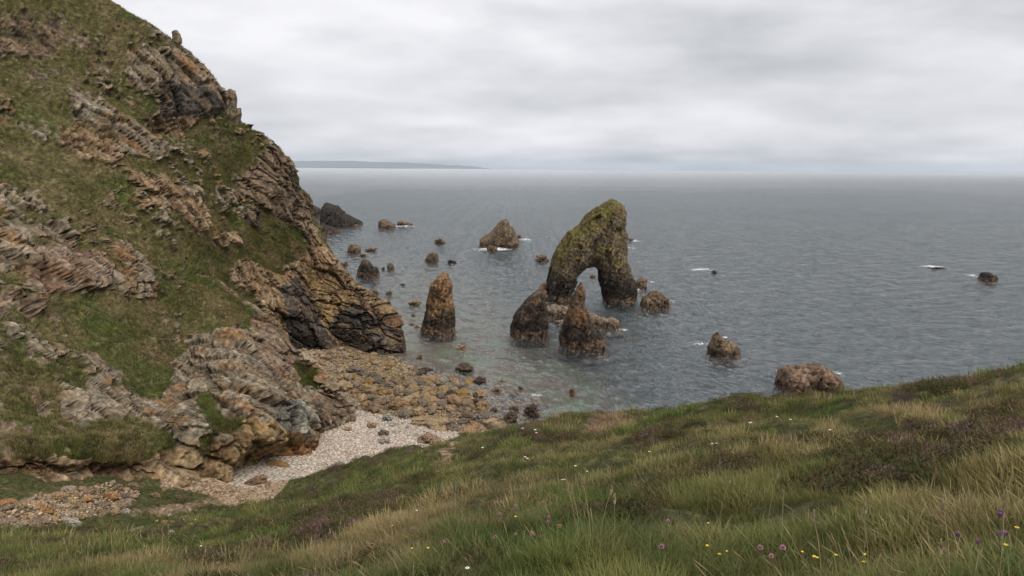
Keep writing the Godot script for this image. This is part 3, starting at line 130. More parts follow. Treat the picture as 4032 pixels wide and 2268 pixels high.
var BOULDERS = [
	{"name": "sea_rock", "label": "low ragged skerry right of the small grey crag", "group": "", "at": Vector3(-68.41, 0, -333.74), "size": Vector3(6.16, 1.9, 4.93), "tone": "brown"},
	{"name": "sea_rock", "label": "tiny flat skerry in front of the small grey crag", "group": "", "at": Vector3(-68.01, 0, -314.03), "size": Vector3(3.77, 1.12, 3.02), "tone": "brown"},
	{"name": "sea_rock", "label": "flat skerry out in the bay, farthest of the middle group", "group": "", "at": Vector3(-38.62, 0, -371.02), "size": Vector3(6.87, 2.84, 5.5), "tone": "brown"},
	{"name": "sea_rock", "label": "low dark skerry with a white surf edge in mid bay", "group": "", "at": Vector3(-25.58, 0, -291.64), "size": Vector3(5.1, 1.6, 4.08), "tone": "blackish"},
	{"name": "sea_rock", "label": "tiny rock between the dark pyramid rock and the pointed rock", "group": "", "at": Vector3(-51.15, 0, -271.62), "size": Vector3(1.38, 1.04, 1.11), "tone": "blackish"},
	{"name": "sea_rock", "label": "tiny skerry at the water edge behind the headland shoulder", "group": "", "at": Vector3(-88.87, 0, -334.07), "size": Vector3(2.65, 1.07, 2.12), "tone": "brown"},
	{"name": "sea_rock", "label": "round brown boulder nearest the headland shoulder in the water", "group": "", "at": Vector3(-43.44, 0, -216.59), "size": Vector3(2.77, 1.89, 2.22), "tone": "brown"},
	{"name": "sea_rock", "label": "smaller boulder right of the round brown boulder", "group": "", "at": Vector3(-39.35, 0, -217.89), "size": Vector3(2.27, 1.31, 1.81), "tone": "brown"},
	{"name": "sea_rock", "label": "tiny dark flat rock alone in the bay behind the tall stack", "group": "", "at": Vector3(-37.83, 0, -235.53), "size": Vector3(2.14, 0.67, 1.71), "tone": "blackish"},
	{"name": "sea_rock", "label": "black rock close off the ridge end of the headland", "group": "", "at": Vector3(-37.38, 0, -201.57), "size": Vector3(2.62, 1.14, 2.09), "tone": "blackish"},
	{"name": "sea_rock", "label": "low wide brown boulder left of the tall stack", "group": "", "at": Vector3(-28.85, 0, -200.96), "size": Vector3(4.04, 1.41, 3.24), "tone": "brown"},
	{"name": "sea_rock", "label": "small awash rock left of the tall stack base", "group": "", "at": Vector3(-26.89, 0, -184.75), "size": Vector3(1.49, 0.68, 1.19), "tone": "rust"},
	{"name": "sea_rock", "label": "small dark rock off the headland nose", "group": "", "at": Vector3(-32.94, 0, -188.86), "size": Vector3(1.45, 0.43, 1.16), "tone": "blackish"},
	{"name": "sea_rock", "label": "dark rock touching the headland nose", "group": "", "at": Vector3(-31.07, 0, -180.37), "size": Vector3(0.93, 0.63, 0.74), "tone": "blackish"},
	{"name": "sea_rock", "label": "orange brown stone at the left foot of the tall stack", "group": "", "at": Vector3(-24.01, 0, -170.84), "size": Vector3(1.63, 0.78, 1.3), "tone": "orange"},
	{"name": "sea_rock", "label": "flat awash stone behind the orange brown stone", "group": "", "at": Vector3(-25.8, 0, -174.21), "size": Vector3(1.53, 0.43, 1.23), "tone": "brown"},
	{"name": "sea_rock", "label": "small dark knob just behind the arch on its right", "group": "", "at": Vector3(68.27, 0, -413.3), "size": Vector3(2.3, 3.3, 1.84), "tone": "blackish"},
	{"name": "sea_rock", "label": "flat skerry with foam behind the arch on its right", "group": "", "at": Vector3(66.87, 0, -392.27), "size": Vector3(4.92, 1.67, 3.94), "tone": "brown"},
	{"name": "sea_rock", "label": "small brown rock seen beneath the arch opening", "group": "", "at": Vector3(30.25, 0, -256.74), "size": Vector3(2.43, 1.39, 1.94), "tone": "brown"},
	{"name": "sea_rock", "label": "ragged flat skerry between the islet and the arch", "group": "", "at": Vector3(13.08, 0, -302.31), "size": Vector3(6.75, 2.78, 5.4), "tone": "brown"},
	{"name": "sea_rock", "label": "spiky little rock right of the jagged islet", "group": "", "at": Vector3(4.03, 0, -401.2), "size": Vector3(4.23, 2.54, 3.39), "tone": "brown"},
	{"name": "sea_rock", "label": "low rock ledge in the surf before the jagged islet", "group": "", "at": Vector3(-10.02, 0, -337.55), "size": Vector3(5.48, 2.95, 4.38), "tone": "brown"},
	{"name": "sea_rock", "label": "awash ledge between the broad black stack and the spire", "group": "", "at": Vector3(12.63, 0, -178.36), "size": Vector3(2.88, 0.77, 2.3), "tone": "pale"},
	{"name": "sea_rock", "label": "brown awash apron at the right foot of the arch", "group": "", "at": Vector3(34.21, 0, -205.82), "size": Vector3(5.63, 2.21, 4.5), "tone": "pale"},
	{"name": "sea_rock", "label": "tiny dark rock with a pale swirl right of the arch", "group": "", "at": Vector3(79.34, 0, -268.95), "size": Vector3(2.42, 1.55, 1.94), "tone": "blackish"},
	{"name": "sea_rock", "label": "thin dark reef line under breaking foam far right", "group": "", "at": Vector3(178.73, -0.9, -287.96), "size": Vector3(8.97, 1.97, 7.17), "tone": "blackish"},
	{"name": "sea_rock", "label": "large brown block in the shallows nearest the tall stack", "group": "", "at": Vector3(-9.32, 0, -134.04), "size": Vector3(4.06, 1.6, 3.25), "tone": "wet"},
	{"name": "sea_rock", "label": "second brown block in the shallows, right of the boulder field", "group": "", "at": Vector3(-6.15, 0, -127), "size": Vector3(3.01, 0.97, 2.41), "tone": "wet"},
	{"name": "sea_rock", "label": "pale topped small stone in the shallows", "group": "", "at": Vector3(-1.88, 0, -127.46), "size": Vector3(1.49, 0.56, 1.19), "tone": "pale"},
	{"name": "sea_rock", "label": "low dark ledge in the shallows off the cobbles", "group": "", "at": Vector3(-17.17, 0, -133.53), "size": Vector3(3.02, 0.66, 2.41), "tone": "wet"},
	{"name": "sea_rock", "label": "orange submerged stone in front of the tall stack", "group": "", "at": Vector3(-11.27, -0.25, -151.75), "size": Vector3(2.5, 1.04, 2), "tone": "orange"},
	{"name": "sea_rock", "label": "faint brown stone awash left of the orange stone", "group": "", "at": Vector3(-19.65, -0.3, -143.04), "size": Vector3(1.42, 1.07, 1.14), "tone": "rust"},
	{"name": "sea_rock", "label": "tiny brown stone awash below the orange stone", "group": "", "at": Vector3(-10.64, -0.2, -144.69), "size": Vector3(1.6, 0.4, 1.28), "tone": "rust"},
	{"name": "sea_rock", "label": "lone brown stone in the shallows before the grassy edge", "group": "", "at": Vector3(10.92, 0, -119.46), "size": Vector3(1.2, 1.24, 0.96), "tone": "rust"},
	{"name": "sea_rock", "label": "small brown stone awash, upper of a trio", "group": "", "at": Vector3(1.84, 0, -122.22), "size": Vector3(1.22, 0.75, 0.97), "tone": "rust"},
	{"name": "sea_rock", "label": "small flat stone awash, left of a trio", "group": "", "at": Vector3(-2.56, -0.1, -121.92), "size": Vector3(1.34, 0.32, 1.07), "tone": "rust"},
	{"name": "sea_rock", "label": "flat stone awash, lowest of a trio", "group": "", "at": Vector3(0.68, -0.15, -120.03), "size": Vector3(2.25, 0.49, 1.8), "tone": "rust"},
	{"name": "sea_rock", "label": "big leaning brown boulder, rightmost in the shallows by the grass", "group": "", "at": Vector3(3.42, 0, -109.58), "size": Vector3(2.9, 1.88, 2.32), "tone": "wet"},
	{"name": "sea_rock", "label": "big brown boulder left of the leaning one by the grass", "group": "", "at": Vector3(-0.08, 0, -106.33), "size": Vector3(2.4, 1.8, 1.92), "tone": "wet"},
	{"name": "sea_rock", "label": "brown boulder peeping behind the big pair by the grass", "group": "", "at": Vector3(0.47, 0, -110.97), "size": Vector3(1.74, 0.79, 1.39), "tone": "wet"},
	{"name": "sea_rock", "label": "upright dark boulder at the outer edge of the boulder field", "group": "", "at": Vector3(-5.29, 0, -118.33), "size": Vector3(2.41, 1.11, 1.92), "tone": "wet"},
	{"name": "sea_rock", "label": "rounded boulder below the upright dark boulder", "group": "", "at": Vector3(-6.25, 0, -113.99), "size": Vector3(1.92, 1.03, 1.54), "tone": "wet"},
	{"name": "beach_boulder", "label": "dark purple boulder at the grass edge", "group": "", "at": Vector3(-3.39, 0.5, -102.58), "size": Vector3(1.79, 0.93, 1.43), "tone": "wet"},
	{"name": "beach_boulder", "label": "orange flat slab next to the dark purple boulder", "group": "", "at": Vector3(-1.39, 0.3, -103.34), "size": Vector3(2.05, 0.45, 1.64), "tone": "orange"},
	{"name": "beach_boulder", "label": "large tilted brown slab at the top of the pebble beach", "group": "", "at": Vector3(-11.52, 1.9, -92.83), "size": Vector3(3.41, 1.47, 2.73), "tone": "pinkbrown"},
	{"name": "beach_boulder", "label": "dark rounded boulder among the cobbles under the headland", "group": "", "at": Vector3(-26.02, 0.5, -125.26), "size": Vector3(2.53, 1.54, 2.02), "tone": "greyd"},
	{"name": "beach_boulder", "label": "grey boulder left of the dark rounded boulder", "group": "", "at": Vector3(-28.57, 0.5, -127.91), "size": Vector3(2.07, 1.27, 1.66), "tone": "greyd"},
	{"name": "beach_boulder", "label": "leaning grey boulder at the left edge of the cobbles", "group": "", "at": Vector3(-29.42, 0.6, -119.48), "size": Vector3(1.59, 2.02, 1.27), "tone": "greyd"},
	{"name": "beach_boulder", "label": "long dark slab in the middle of the boulder field", "group": "", "at": Vector3(-22.49, 0.6, -121.36), "size": Vector3(3.17, 0.84, 2.54), "tone": "greyd"},
	{"name": "beach_boulder", "label": "wide dark block at the outer tide line", "group": "", "at": Vector3(-13.25, 0.3, -123.72), "size": Vector3(2.61, 0.75, 2.09), "tone": "wet"},
	{"name": "beach_boulder", "label": "dark block right of the wide dark block at the tide line", "group": "", "at": Vector3(-9.4, 0.2, -124), "size": Vector3(2.88, 0.7, 2.3), "tone": "wet"},
	{"name": "beach_boulder", "label": "round dark boulder standing in the tide line", "group": "", "at": Vector3(-10.36, 0.3, -116.7), "size": Vector3(2.03, 1.71, 1.63), "tone": "wet"},
	{"name": "beach_boulder", "label": "black boulder in the upper boulder field", "group": "", "at": Vector3(-25.27, 0.6, -118.54), "size": Vector3(2.17, 1.05, 1.73), "tone": "greyd"},
	{"name": "beach_boulder", "label": "tall ochre boulder in the middle of the pebbles", "group": "", "at": Vector3(-19.1, 1, -108.78), "size": Vector3(1.88, 1.74, 1.5), "tone": "ochre"},
	{"name": "beach_boulder", "label": "pale banded boulder beside the water at mid field", "group": "", "at": Vector3(-15.88, 0.5, -119.87), "size": Vector3(2.28, 1.15, 1.82), "tone": "pale"},
	{"name": "beach_boulder", "label": "grey round boulder on the white pebbles", "group": "", "at": Vector3(-18.52, 1.7, -95.47), "size": Vector3(1.78, 0.99, 1.42), "tone": "greyd"},
	{"name": "beach_boulder", "label": "ochre boulder with flat top left of the grey round boulder", "group": "", "at": Vector3(-20.94, 1.6, -99.19), "size": Vector3(1.54, 0.88, 1.23), "tone": "ochre"},
	{"name": "beach_boulder", "label": "long ochre slab right of the pebble patch", "group": "", "at": Vector3(-15.01, 1.1, -106.18), "size": Vector3(1.94, 0.98, 1.55), "tone": "ochre"},
	{"name": "beach_boulder", "label": "broad low ochre slab in the front boulders", "group": "", "at": Vector3(-13.58, 1.1, -102.72), "size": Vector3(4.25, 0.94, 3.4), "tone": "ochre"},
	{"name": "beach_boulder", "label": "brown block behind the dark purple boulder", "group": "", "at": Vector3(-7.01, 0.6, -105.81), "size": Vector3(2.88, 0.72, 2.3), "tone": "wet"},
	{"name": "beach_boulder", "label": "grey brown block in the front boulders near the grass", "group": "", "at": Vector3(-8.57, 0.8, -99.91), "size": Vector3(2.23, 0.93, 1.79), "tone": "greyd"},
	{"name": "beach_boulder", "label": "pair piece of dark rock at the front tide line", "group": "", "at": Vector3(-5.41, 0.5, -103.46), "size": Vector3(2.2, 0.54, 1.76), "tone": "wet"},
	{"name": "beach_boulder", "label": "white smooth boulder at the bottom of the pebble beach", "group": "", "at": Vector3(-21.47, 2.9, -81.99), "size": Vector3(1.22, 0.6, 0.98), "tone": "white"},
	{"name": "beach_boulder", "label": "whitish low boulder on the pebbles under the tilted slab", "group": "", "at": Vector3(-17.63, 2, -91.41), "size": Vector3(1.8, 1.23, 1.44), "tone": "white"},
	{"name": "beach_boulder", "label": "olive stone alone on the left pebbles", "group": "", "at": Vector3(-23.93, 2, -96.78), "size": Vector3(1.51, 0.65, 1.21), "tone": "ochre"},
	{"name": "beach_boulder", "label": "blue grey stone among the ochre boulders", "group": "", "at": Vector3(-19.23, 1.2, -102.85), "size": Vector3(1.79, 1.2, 1.43), "tone": "bluegrey"}]
var SLABS = [
	{"label": "big leaning slab with a pale grey end under the overhang", "at": Vector3(-28.34, 1.87, -81.42), "size": Vector3(5.59, 1.54, 2.8), "tone": "gold", "tilt": -0.2},
	{"label": "tilted brown slab lying in the mouth of the overhang", "at": Vector3(-28.82, 4.12, -73.6), "size": Vector3(2.62, 1.49, 1.67), "tone": "pinkbrown", "tilt": 0.35},
	{"label": "brown block resting on the turf below the scarp", "at": Vector3(-37.1, 8.74, -63.77), "size": Vector3(1.51, 0.71, 0.8), "tone": "brown", "tilt": 0},
	{"label": "long pale slab, lowest of the rubble", "at": Vector3(-31.81, 14.46, -46.3), "size": Vector3(1.74, 0.6, 0.87), "tone": "white", "tilt": -0.2},
	{"label": "flat tan slab alone on the lower turf", "at": Vector3(-26.05, 14.5, -44.95), "size": Vector3(1.8, 0.57, 0.9), "tone": "pale", "tilt": -0.1},
	{"label": "white rounded stone right of the flat tan slab", "at": Vector3(-15.02, 23.84, -28.38), "size": Vector3(0.31, 0.2, 0.22), "tone": "white", "tilt": 0},
	{"label": "long ochre slab bridging the rubble", "at": Vector3(-36.2, 13.5, -51.3), "size": Vector3(2.15, 0.42, 1.07), "tone": "ochre", "tilt": 0},
	{"label": "orange angular block at the top of the rubble", "at": Vector3(-36.27, 10.17, -58.6), "size": Vector3(1.53, 0.74, 0.83), "tone": "orange", "tilt": 0},
	{"label": "grey block beside the orange angular block", "at": Vector3(-36.14, 9.51, -60.24), "size": Vector3(1.1, 0.69, 0.78), "tone": "greyd", "tilt": 0},
	{"label": "pinkish block right of the brown block", "at": Vector3(-35.09, 8.05, -63.9), "size": Vector3(1.11, 0.56, 0.63), "tone": "pinkbrown", "tilt": 0},
	{"label": "cream slab just above the blue litter", "at": Vector3(-33.43, 10.42, -55.82), "size": Vector3(0.9, 0.52, 0.59), "tone": "white", "tilt": 0},
	{"label": "orange slab tipped at the left of the rubble", "at": Vector3(-33.68, 14.7, -46.79), "size": Vector3(1.22, 0.49, 0.61), "tone": "orange", "tilt": 0.2},
	{"label": "long tan slab at the far left of the rubble", "at": Vector3(-34.52, 15.97, -44.13), "size": Vector3(1.66, 0.43, 0.83), "tone": "pale", "tilt": 0.1},
	{"label": "pale stone on the path below the overhang", "at": Vector3(-29.77, 5.45, -69.57), "size": Vector3(1.46, 0.58, 0.73), "tone": "pale", "tilt": 0},
	{"label": "small ochre slab at the foot of the path", "at": Vector3(-29.08, 3.93, -74.17), "size": Vector3(0.85, 0.61, 0.69), "tone": "ochre", "tilt": 0.6}]
var LITTER = Vector3(-32.85, 10.87, -54.58)
var RUBBLE_AREA = PackedVector2Array([Vector2(-37.22, -46.25), Vector2(-37.16, -49.32), Vector2(-37.11, -50.96), Vector2(-38.17, -55.36), Vector2(-38.69, -59.03), Vector2(-38.47, -61.04), Vector2(-37.14, -64.48), Vector2(-35.64, -62.18), Vector2(-33.8, -55.53), Vector2(-31.89, -49.54), Vector2(-32.25, -46.44), Vector2(-32.39, -43.56), Vector2(-32.85, -40.58)])
var SCREE_AREA = PackedVector2Array([Vector2(-36.65, -67.62), Vector2(-33.7, -70.85), Vector2(-34.05, -75.64), Vector2(-31.16, -73.85), Vector2(-27.84, -80.3), Vector2(-26.27, -78.54), Vector2(-22.81, -63.24), Vector2(-24.05, -60.91), Vector2(-25.3, -60.18), Vector2(-30.66, -67.15), Vector2(-33.65, -67.66), Vector2(-35.57, -66.02)])
var SCREE_LOW = PackedVector2Array([Vector2(-31.08, -55.97), Vector2(-29.3, -58.53), Vector2(-16.2, -34.01), Vector2(-13.7, -28.47), Vector2(-14.11, -26.92), Vector2(-15.44, -27.77)])
var GULLY_PATH = PackedVector2Array([Vector2(-25.07, -69.63), Vector2(-27.43, -66.07), Vector2(-29.35, -65.72), Vector2(-30.67, -62.73), Vector2(-31.73, -59.72), Vector2(-32.51, -57.32), Vector2(-32.51, -55.26)])
var HILL_PATH = PackedVector2Array([Vector2(-3.63, -44.41), Vector2(-3.29, -32.86), Vector2(-2.8, -26.36), Vector2(-2.07, -17.92), Vector2(-2.52, -16.86), Vector2(-2.79, -15.95), Vector2(-3.05, -15.29), Vector2(-3.68, -15.53)])
var HILL_PATH_LOW = PackedVector2Array([Vector2(-4.32, -15.75), Vector2(-4.35, -15.17), Vector2(-4.38, -14.29)])
var BALD_SPOT = PackedVector2Array([Vector2(4.35, -38.02), Vector2(5.32, -41.18), Vector2(6.18, -40.33), Vector2(6.08, -32.04), Vector2(4.84, -26.31), Vector2(4.02, -26.08), Vector2(3.31, -24.25), Vector2(3.01, -25.45)])
var EARTH_SCAR = PackedVector2Array([Vector2(11.45, -20.23), Vector2(10.98, -18.05), Vector2(10.55, -16.08), Vector2(11.11, -16.35), Vector2(9.84, -14.97), Vector2(9.25, -15.17), Vector2(9.37, -16.17)])
var PEBBLE_AREA = PackedVector2Array([Vector2(-26.56, -106.24), Vector2(-22.91, -107.14), Vector2(-18.06, -105.07), Vector2(-14.21, -104.62), Vector2(-8.12, -99.49), Vector2(-5.01, -97.39), Vector2(-9.71, -86.47), Vector2(-15.88, -80.21), Vector2(-19.65, -72.06), Vector2(-23.57, -72.6), Vector2(-26.98, -84.47), Vector2(-27.72, -92.47), Vector2(-26.99, -102.9)])
var OCHRE_AREA = PackedVector2Array([Vector2(-31.35, -123.23), Vector2(-30.63, -133.27), Vector2(-21.81, -127.82), Vector2(-15.94, -129.64), Vector2(-8.02, -126.73), Vector2(-5.06, -119.39), Vector2(-4.24, -107.64), Vector2(0.31, -102.94), Vector2(-2.08, -98.33), Vector2(-7.97, -97.56), Vector2(-12.61, -101.77), Vector2(-14.69, -103.53), Vector2(-19.46, -105.83), Vector2(-24.97, -107.71), Vector2(-28.12, -111.39)])
var COBBLE_AREA = PackedVector2Array([Vector2(-42.15, -133.42), Vector2(-45.17, -140.65), Vector2(-42.86, -148.76), Vector2(-37.95, -146.71), Vector2(-29.5, -143.5), Vector2(-23.23, -141.53), Vector2(-17.8, -132.04), Vector2(-21.59, -126.45), Vector2(-30.02, -130.48), Vector2(-27.68, -113.81), Vector2(-32.09, -120.39)])
var SHALLOW_AREA = PackedVector2Array([Vector2(-21.68, -136.88), Vector2(-13.57, -137.12), Vector2(-2.82, -131.14), Vector2(6.09, -120.38), Vector2(4.9, -108.59), Vector2(-3.45, -103.71), Vector2(-6.11, -119.01), Vector2(-15.59, -126.72)])
var PALE_AREA = PackedVector2Array([Vector2(-26.19, -107.41), Vector2(-21.06, -107.55), Vector2(-14.08, -103.62), Vector2(-9.3, -99.25), Vector2(-11.64, -93.74), Vector2(-17.89, -96.95), Vector2(-23.65, -101.76)])
var CLOVER = PackedVector3Array([Vector3(-0.16, 35.66, -7.66), Vector3(0.04, 35.46, -8.29), Vector3(0.06, 35.32, -8.66), Vector3(-0.12, 35.32, -8.57), Vector3(0.47, 36.01, -7.07), Vector3(0.41, 36.04, -6.96), Vector3(0.08, 36.11, -6.64), Vector3(0.27, 36.4, -6.03), Vector3(0.23, 36.65, -5.42), Vector3(0.67, 35.01, -9.87), Vector3(0.55, 34.99, -9.85), Vector3(0.48, 34.98, -9.85), Vector3(-0.69, 35.98, -6.59), Vector3(-1.08, 35.57, -7.37), Vector3(-0.15, 36.23, -6.26), Vector3(1.2, 36.92, -4.98), Vector3(1.98, 37.04, -4.92), Vector3(2.03, 36.94, -5.19), Vector3(2.06, 37.04, -4.94), Vector3(1.7, 36.5, -6.24), Vector3(1.59, 36.36, -6.57), Vector3(-4.4, 34.06, -9.49), Vector3(-6.3, 33.28, -10.81), Vector3(-3.45, 34.55, -8.59)])
var PURPLE = PackedVector3Array([Vector3(3.38, 37.5, -4.41), Vector3(3.32, 37.53, -4.29), Vector3(3.85, 37.32, -5.12), Vector3(3.72, 37.36, -4.95), Vector3(3.31, 37.37, -4.69), Vector3(3.18, 37.51, -4.29)])
var YELLOW = PackedVector3Array([Vector3(2.33, 37.01, -5.14), Vector3(2.54, 37.13, -4.93), Vector3(2.61, 37.21, -4.75), Vector3(2.67, 37.19, -4.84), Vector3(2.32, 37.14, -4.81), Vector3(2.3, 37.14, -4.8), Vector3(1.8, 36.85, -5.34), Vector3(1.67, 36.9, -5.17), Vector3(1.65, 36.8, -5.45), Vector3(1.96, 36.46, -6.44), Vector3(3.61, 37.46, -4.62), Vector3(3.18, 37.6, -4.04), Vector3(3.96, 36.55, -7.16), Vector3(-1.09, 35.76, -6.88), Vector3(-0.8, 36.07, -6.32), Vector3(-1.79, 34.53, -9.68), Vector3(0.09, 35.81, -7.4)])
var RUSTY = PackedVector3Array([Vector3(0.27, 35.17, -9.2), Vector3(0.38, 35.51, -8.33), Vector3(-0.24, 35.33, -8.48), Vector3(0.43, 36.51, -5.84), Vector3(0.22, 36.53, -5.7)])
var DAISY = PackedVector3Array([Vector3(0.51, 28.28, -28.57), Vector3(1.06, 28.66, -27.8), Vector3(1.01, 28.9, -26.96), Vector3(0.41, 31.24, -19.79), Vector3(0.47, 31.7, -18.73), Vector3(1.13, 33.53, -13.88), Vector3(1.17, 33.54, -13.88), Vector3(7.31, 32.39, -20.18), Vector3(7.28, 32.5, -19.87), Vector3(7.76, 32.43, -20.31), Vector3(7.91, 32.4, -20.47), Vector3(4.62, 33.75, -15.01), Vector3(4.71, 33.77, -15), Vector3(7.79, 33.12, -18.48), Vector3(6.94, 34.41, -14.35), Vector3(7.11, 33.32, -17.65), Vector3(-0.89, 32.76, -15.13), Vector3(1.52, 33.22, -15.02), Vector3(1.69, 33.43, -14.43), Vector3(-1.04, 29.06, -24.72), Vector3(3.34, 33.29, -15.69), Vector3(-6.76, 31.7, -13.91), Vector3(-6.34, 31.89, -13.53), Vector3(-15.06, 22.67, -31.28), Vector3(-14.97, 22.91, -30.72), Vector3(-9.97, 26.51, -23.89), Vector3(-1.76, 33.67, -11.93), Vector3(-1.99, 35.13, -7.94), Vector3(-2.67, 34.2, -9.99), Vector3(-0.36, 36.41, -5.73)])
var STALKS = PackedVector3Array([Vector3(-6.82, 33.69, -9.89), Vector3(-6.5, 33.79, -9.7), Vector3(-6.45, 33.51, -10.32), Vector3(-7.27, 32.61, -12.06), Vector3(-7.92, 31.77, -13.76), Vector3(-6.81, 32.27, -12.73), Vector3(-5.25, 30.98, -16.45), Vector3(-4.21, 33.79, -10.21), Vector3(-5.57, 31.08, -15.93), Vector3(-5.53, 33.94, -9.5), Vector3(-4.86, 33.93, -9.67), Vector3(-4.55, 34.11, -9.32), Vector3(-3.97, 34.33, -8.94), Vector3(-2.54, 34.52, -9.22), Vector3(-2.75, 34.1, -10.2), Vector3(1.05, 35.22, -9.46), Vector3(0.67, 36.32, -6.38), Vector3(0.76, 36.13, -6.86), Vector3(0.78, 36.43, -6.14), Vector3(0.98, 36.5, -6.01), Vector3(0.89, 36.37, -6.31), Vector3(-0.84, 34.7, -9.87), Vector3(2.55, 35.86, -8.32), Vector3(2.58, 36, -7.92), Vector3(3.06, 36.2, -7.62), Vector3(2.74, 36.58, -6.45), Vector3(3.21, 36.94, -5.77), Vector3(3.05, 37.05, -5.39), Vector3(2.48, 37.08, -5.02), Vector3(2.62, 37.5, -4.03), Vector3(3.09, 37.43, -4.44), Vector3(3.38, 37.51, -4.37)])

# rock colours: main, second, accent (real-world linear base colours)
const TONES := {
	"grey": [Vector3(.235, .185, .125), Vector3(.30, .255, .19), Vector3(.25, .145, .07)],
	"brown": [Vector3(.21, .15, .10), Vector3(.27, .195, .13), Vector3(.10, .082, .066)],
	"ochre": [Vector3(.30, .20, .115), Vector3(.35, .26, .165), Vector3(.20, .12, .065)],
	"gold": [Vector3(.28, .18, .08), Vector3(.30, .22, .125), Vector3(.16, .10, .055)],
	"dark": [Vector3(.06, .052, .047), Vector3(.11, .092, .075), Vector3(.19, .135, .085)],
	"pink": [Vector3(.265, .185, .125), Vector3(.32, .25, .19), Vector3(.22, .13, .075)],
	"red": [Vector3(.27, .12, .055), Vector3(.31, .17, .09), Vector3(.18, .09, .05)],
	"lichen": [Vector3(.23, .215, .17), Vector3(.12, .11, .095), Vector3(.40, .38, .32)],
	"arch": [Vector3(.19, .14, .088), Vector3(.25, .195, .13), Vector3(.10, .078, .055)],
	"stack": [Vector3(.28, .155, .075), Vector3(.32, .21, .12), Vector3(.09, .07, .055)],
	"blackish": [Vector3(.075, .06, .05), Vector3(.12, .09, .068), Vector3(.18, .12, .075)],
	"rust": [Vector3(.20, .115, .066), Vector3(.25, .155, .095), Vector3(.10, .072, .054)],
	"black": [Vector3(.04, .036, .034), Vector3(.06, .052, .046), Vector3(.085, .066, .05)],
	"pale": [Vector3(.24, .185, .135), Vector3(.31, .25, .19), Vector3(.17, .115, .075)],
	"orange": [Vector3(.33, .18, .085), Vector3(.38, .24, .13), Vector3(.22, .12, .065)],
	"pinkbrown": [Vector3(.25, .165, .115), Vector3(.30, .21, .15), Vector3(.15, .10, .07)],
	"wet": [Vector3(.11, .08, .06), Vector3(.15, .11, .08), Vector3(.07, .055, .045)],
	"greyd": [Vector3(.15, .125, .10), Vector3(.19, .16, .13), Vector3(.10, .08, .065)],
	"white": [Vector3(.52, .47, .42), Vector3(.58, .54, .50), Vector3(.42, .36, .30)],
	"bluegrey": [Vector3(.30, .31, .29), Vector3(.36, .36, .34), Vector3(.24, .22, .19)],
}

const NTH := ["first", "second", "third", "fourth", "fifth", "sixth", "seventh", "eighth", "ninth", "tenth", "eleventh", "twelfth", "thirteenth", "fourteenth", "fifteenth", "sixteenth", "seventeenth", "eighteenth", "nineteenth", "twentieth", "twenty first", "twenty second", "twenty third", "twenty fourth", "twenty fifth", "twenty sixth", "twenty seventh", "twenty eighth", "twenty ninth", "thirtieth", "thirty first", "thirty second", "thirty third", "thirty fourth", "thirty fifth"]
var used := {}
var landmarks := []
var label_count := {}
var rng := RandomNumberGenerator.new()
var noise_big := FastNoiseLite.new()
var noise_mid := FastNoiseLite.new()
var noise_fine := FastNoiseLite.new()
var noise_ridge := FastNoiseLite.new()
var blocks := FastNoiseLite.new()
var chips := FastNoiseLite.new()
var cracks := FastNoiseLite.new()
var rock_material: StandardMaterial3D
var turf_material: StandardMaterial3D
var leaf_material: StandardMaterial3D
var stone_materials := {}
var hill_x := PackedFloat32Array()
var hill_z := PackedFloat32Array()
var hill_y := PackedFloat32Array()
var grain: Texture2D
var relief: Texture2D


func _ready() -> void:
	rng.seed = 7
	# ---- camera, sky, sun, exposure
	var cam := Camera3D.new()
	cam.name = "camera"
	cam.position = Vector3(0, 40, 0)
	cam.basis = Basis(Vector3.RIGHT, deg_to_rad(-9.8)) * Basis(Vector3.BACK, deg_to_rad(0.47))
	cam.fov = rad_to_deg(2.0 * atan(288.0 / 692.0))
	cam.near = 0.1
	cam.far = 90000.0
	add_child(cam)
	var env := Environment.new()
	env.background_mode = Environment.BG_SKY
	env.sky = Sky.new()
	env.sky.sky_material = overcast_sky()
	env.tonemap_mode = Environment.TONE_MAPPER_LINEAR
	env.tonemap_exposure = 1.9
	env.sdfgi_enabled = true
	env.ssao_enabled = true
	env.ssil_enabled = true
	env.fog_enabled = true
	env.fog_light_color = Color(0.80, 0.86, 0.92)
	env.fog_density = 0.000016
	var world := WorldEnvironment.new()
	world.name = "world_environment"
	world.environment = env
	add_child(world)
	var sun := DirectionalLight3D.new()
	sun.name = "sun"
	sun.rotation_degrees = Vector3(-58, 35, 0)
	sun.light_energy = 0.5
	sun.light_angular_distance = 40.0
	sun.light_color = Color(1.0, 0.96, 0.9)
	sun.shadow_enabled = true
	add_child(sun)
	# ---- shared noises and materials
	set_up_noises()
	set_up_materials()
	# ---- large structure
	build_sea()
	build_sea_bed()
	build_distant_land()
	build_headland()
	build_hillside()
	# ---- rocks
	build_traced_rocks()
	build_foam()
	build_boulders()
	build_beach()
	build_gully()
	# ---- plants
	build_hill_grass()
	build_flowers()


# ------------------------------------------------------------------ naming
func numbered(called: String) -> String:
	var n: int = used.get(called, 0)
	used[called] = n + 1
	return called if n == 0 else "%s_%03d" % [called, n]


func tag(o: Node3D, label: String, category := "", group := "", kind := "") -> Node3D:
	if label: o.set_meta("label", label)
	if category: o.set_meta("category", category)
	if group: o.set_meta("group", group)
	if kind: o.set_meta("kind", kind)
	return o


func put(called: String, mesh: Mesh, m: Material, parent: Node3D = null) -> MeshInstance3D:
	var o := MeshInstance3D.new()
	o.name = called if parent else numbered(called)
	o.mesh = mesh
	o.material_override = m
	if parent: parent.add_child(o, true)
	else: add_child(o, true)
	return o


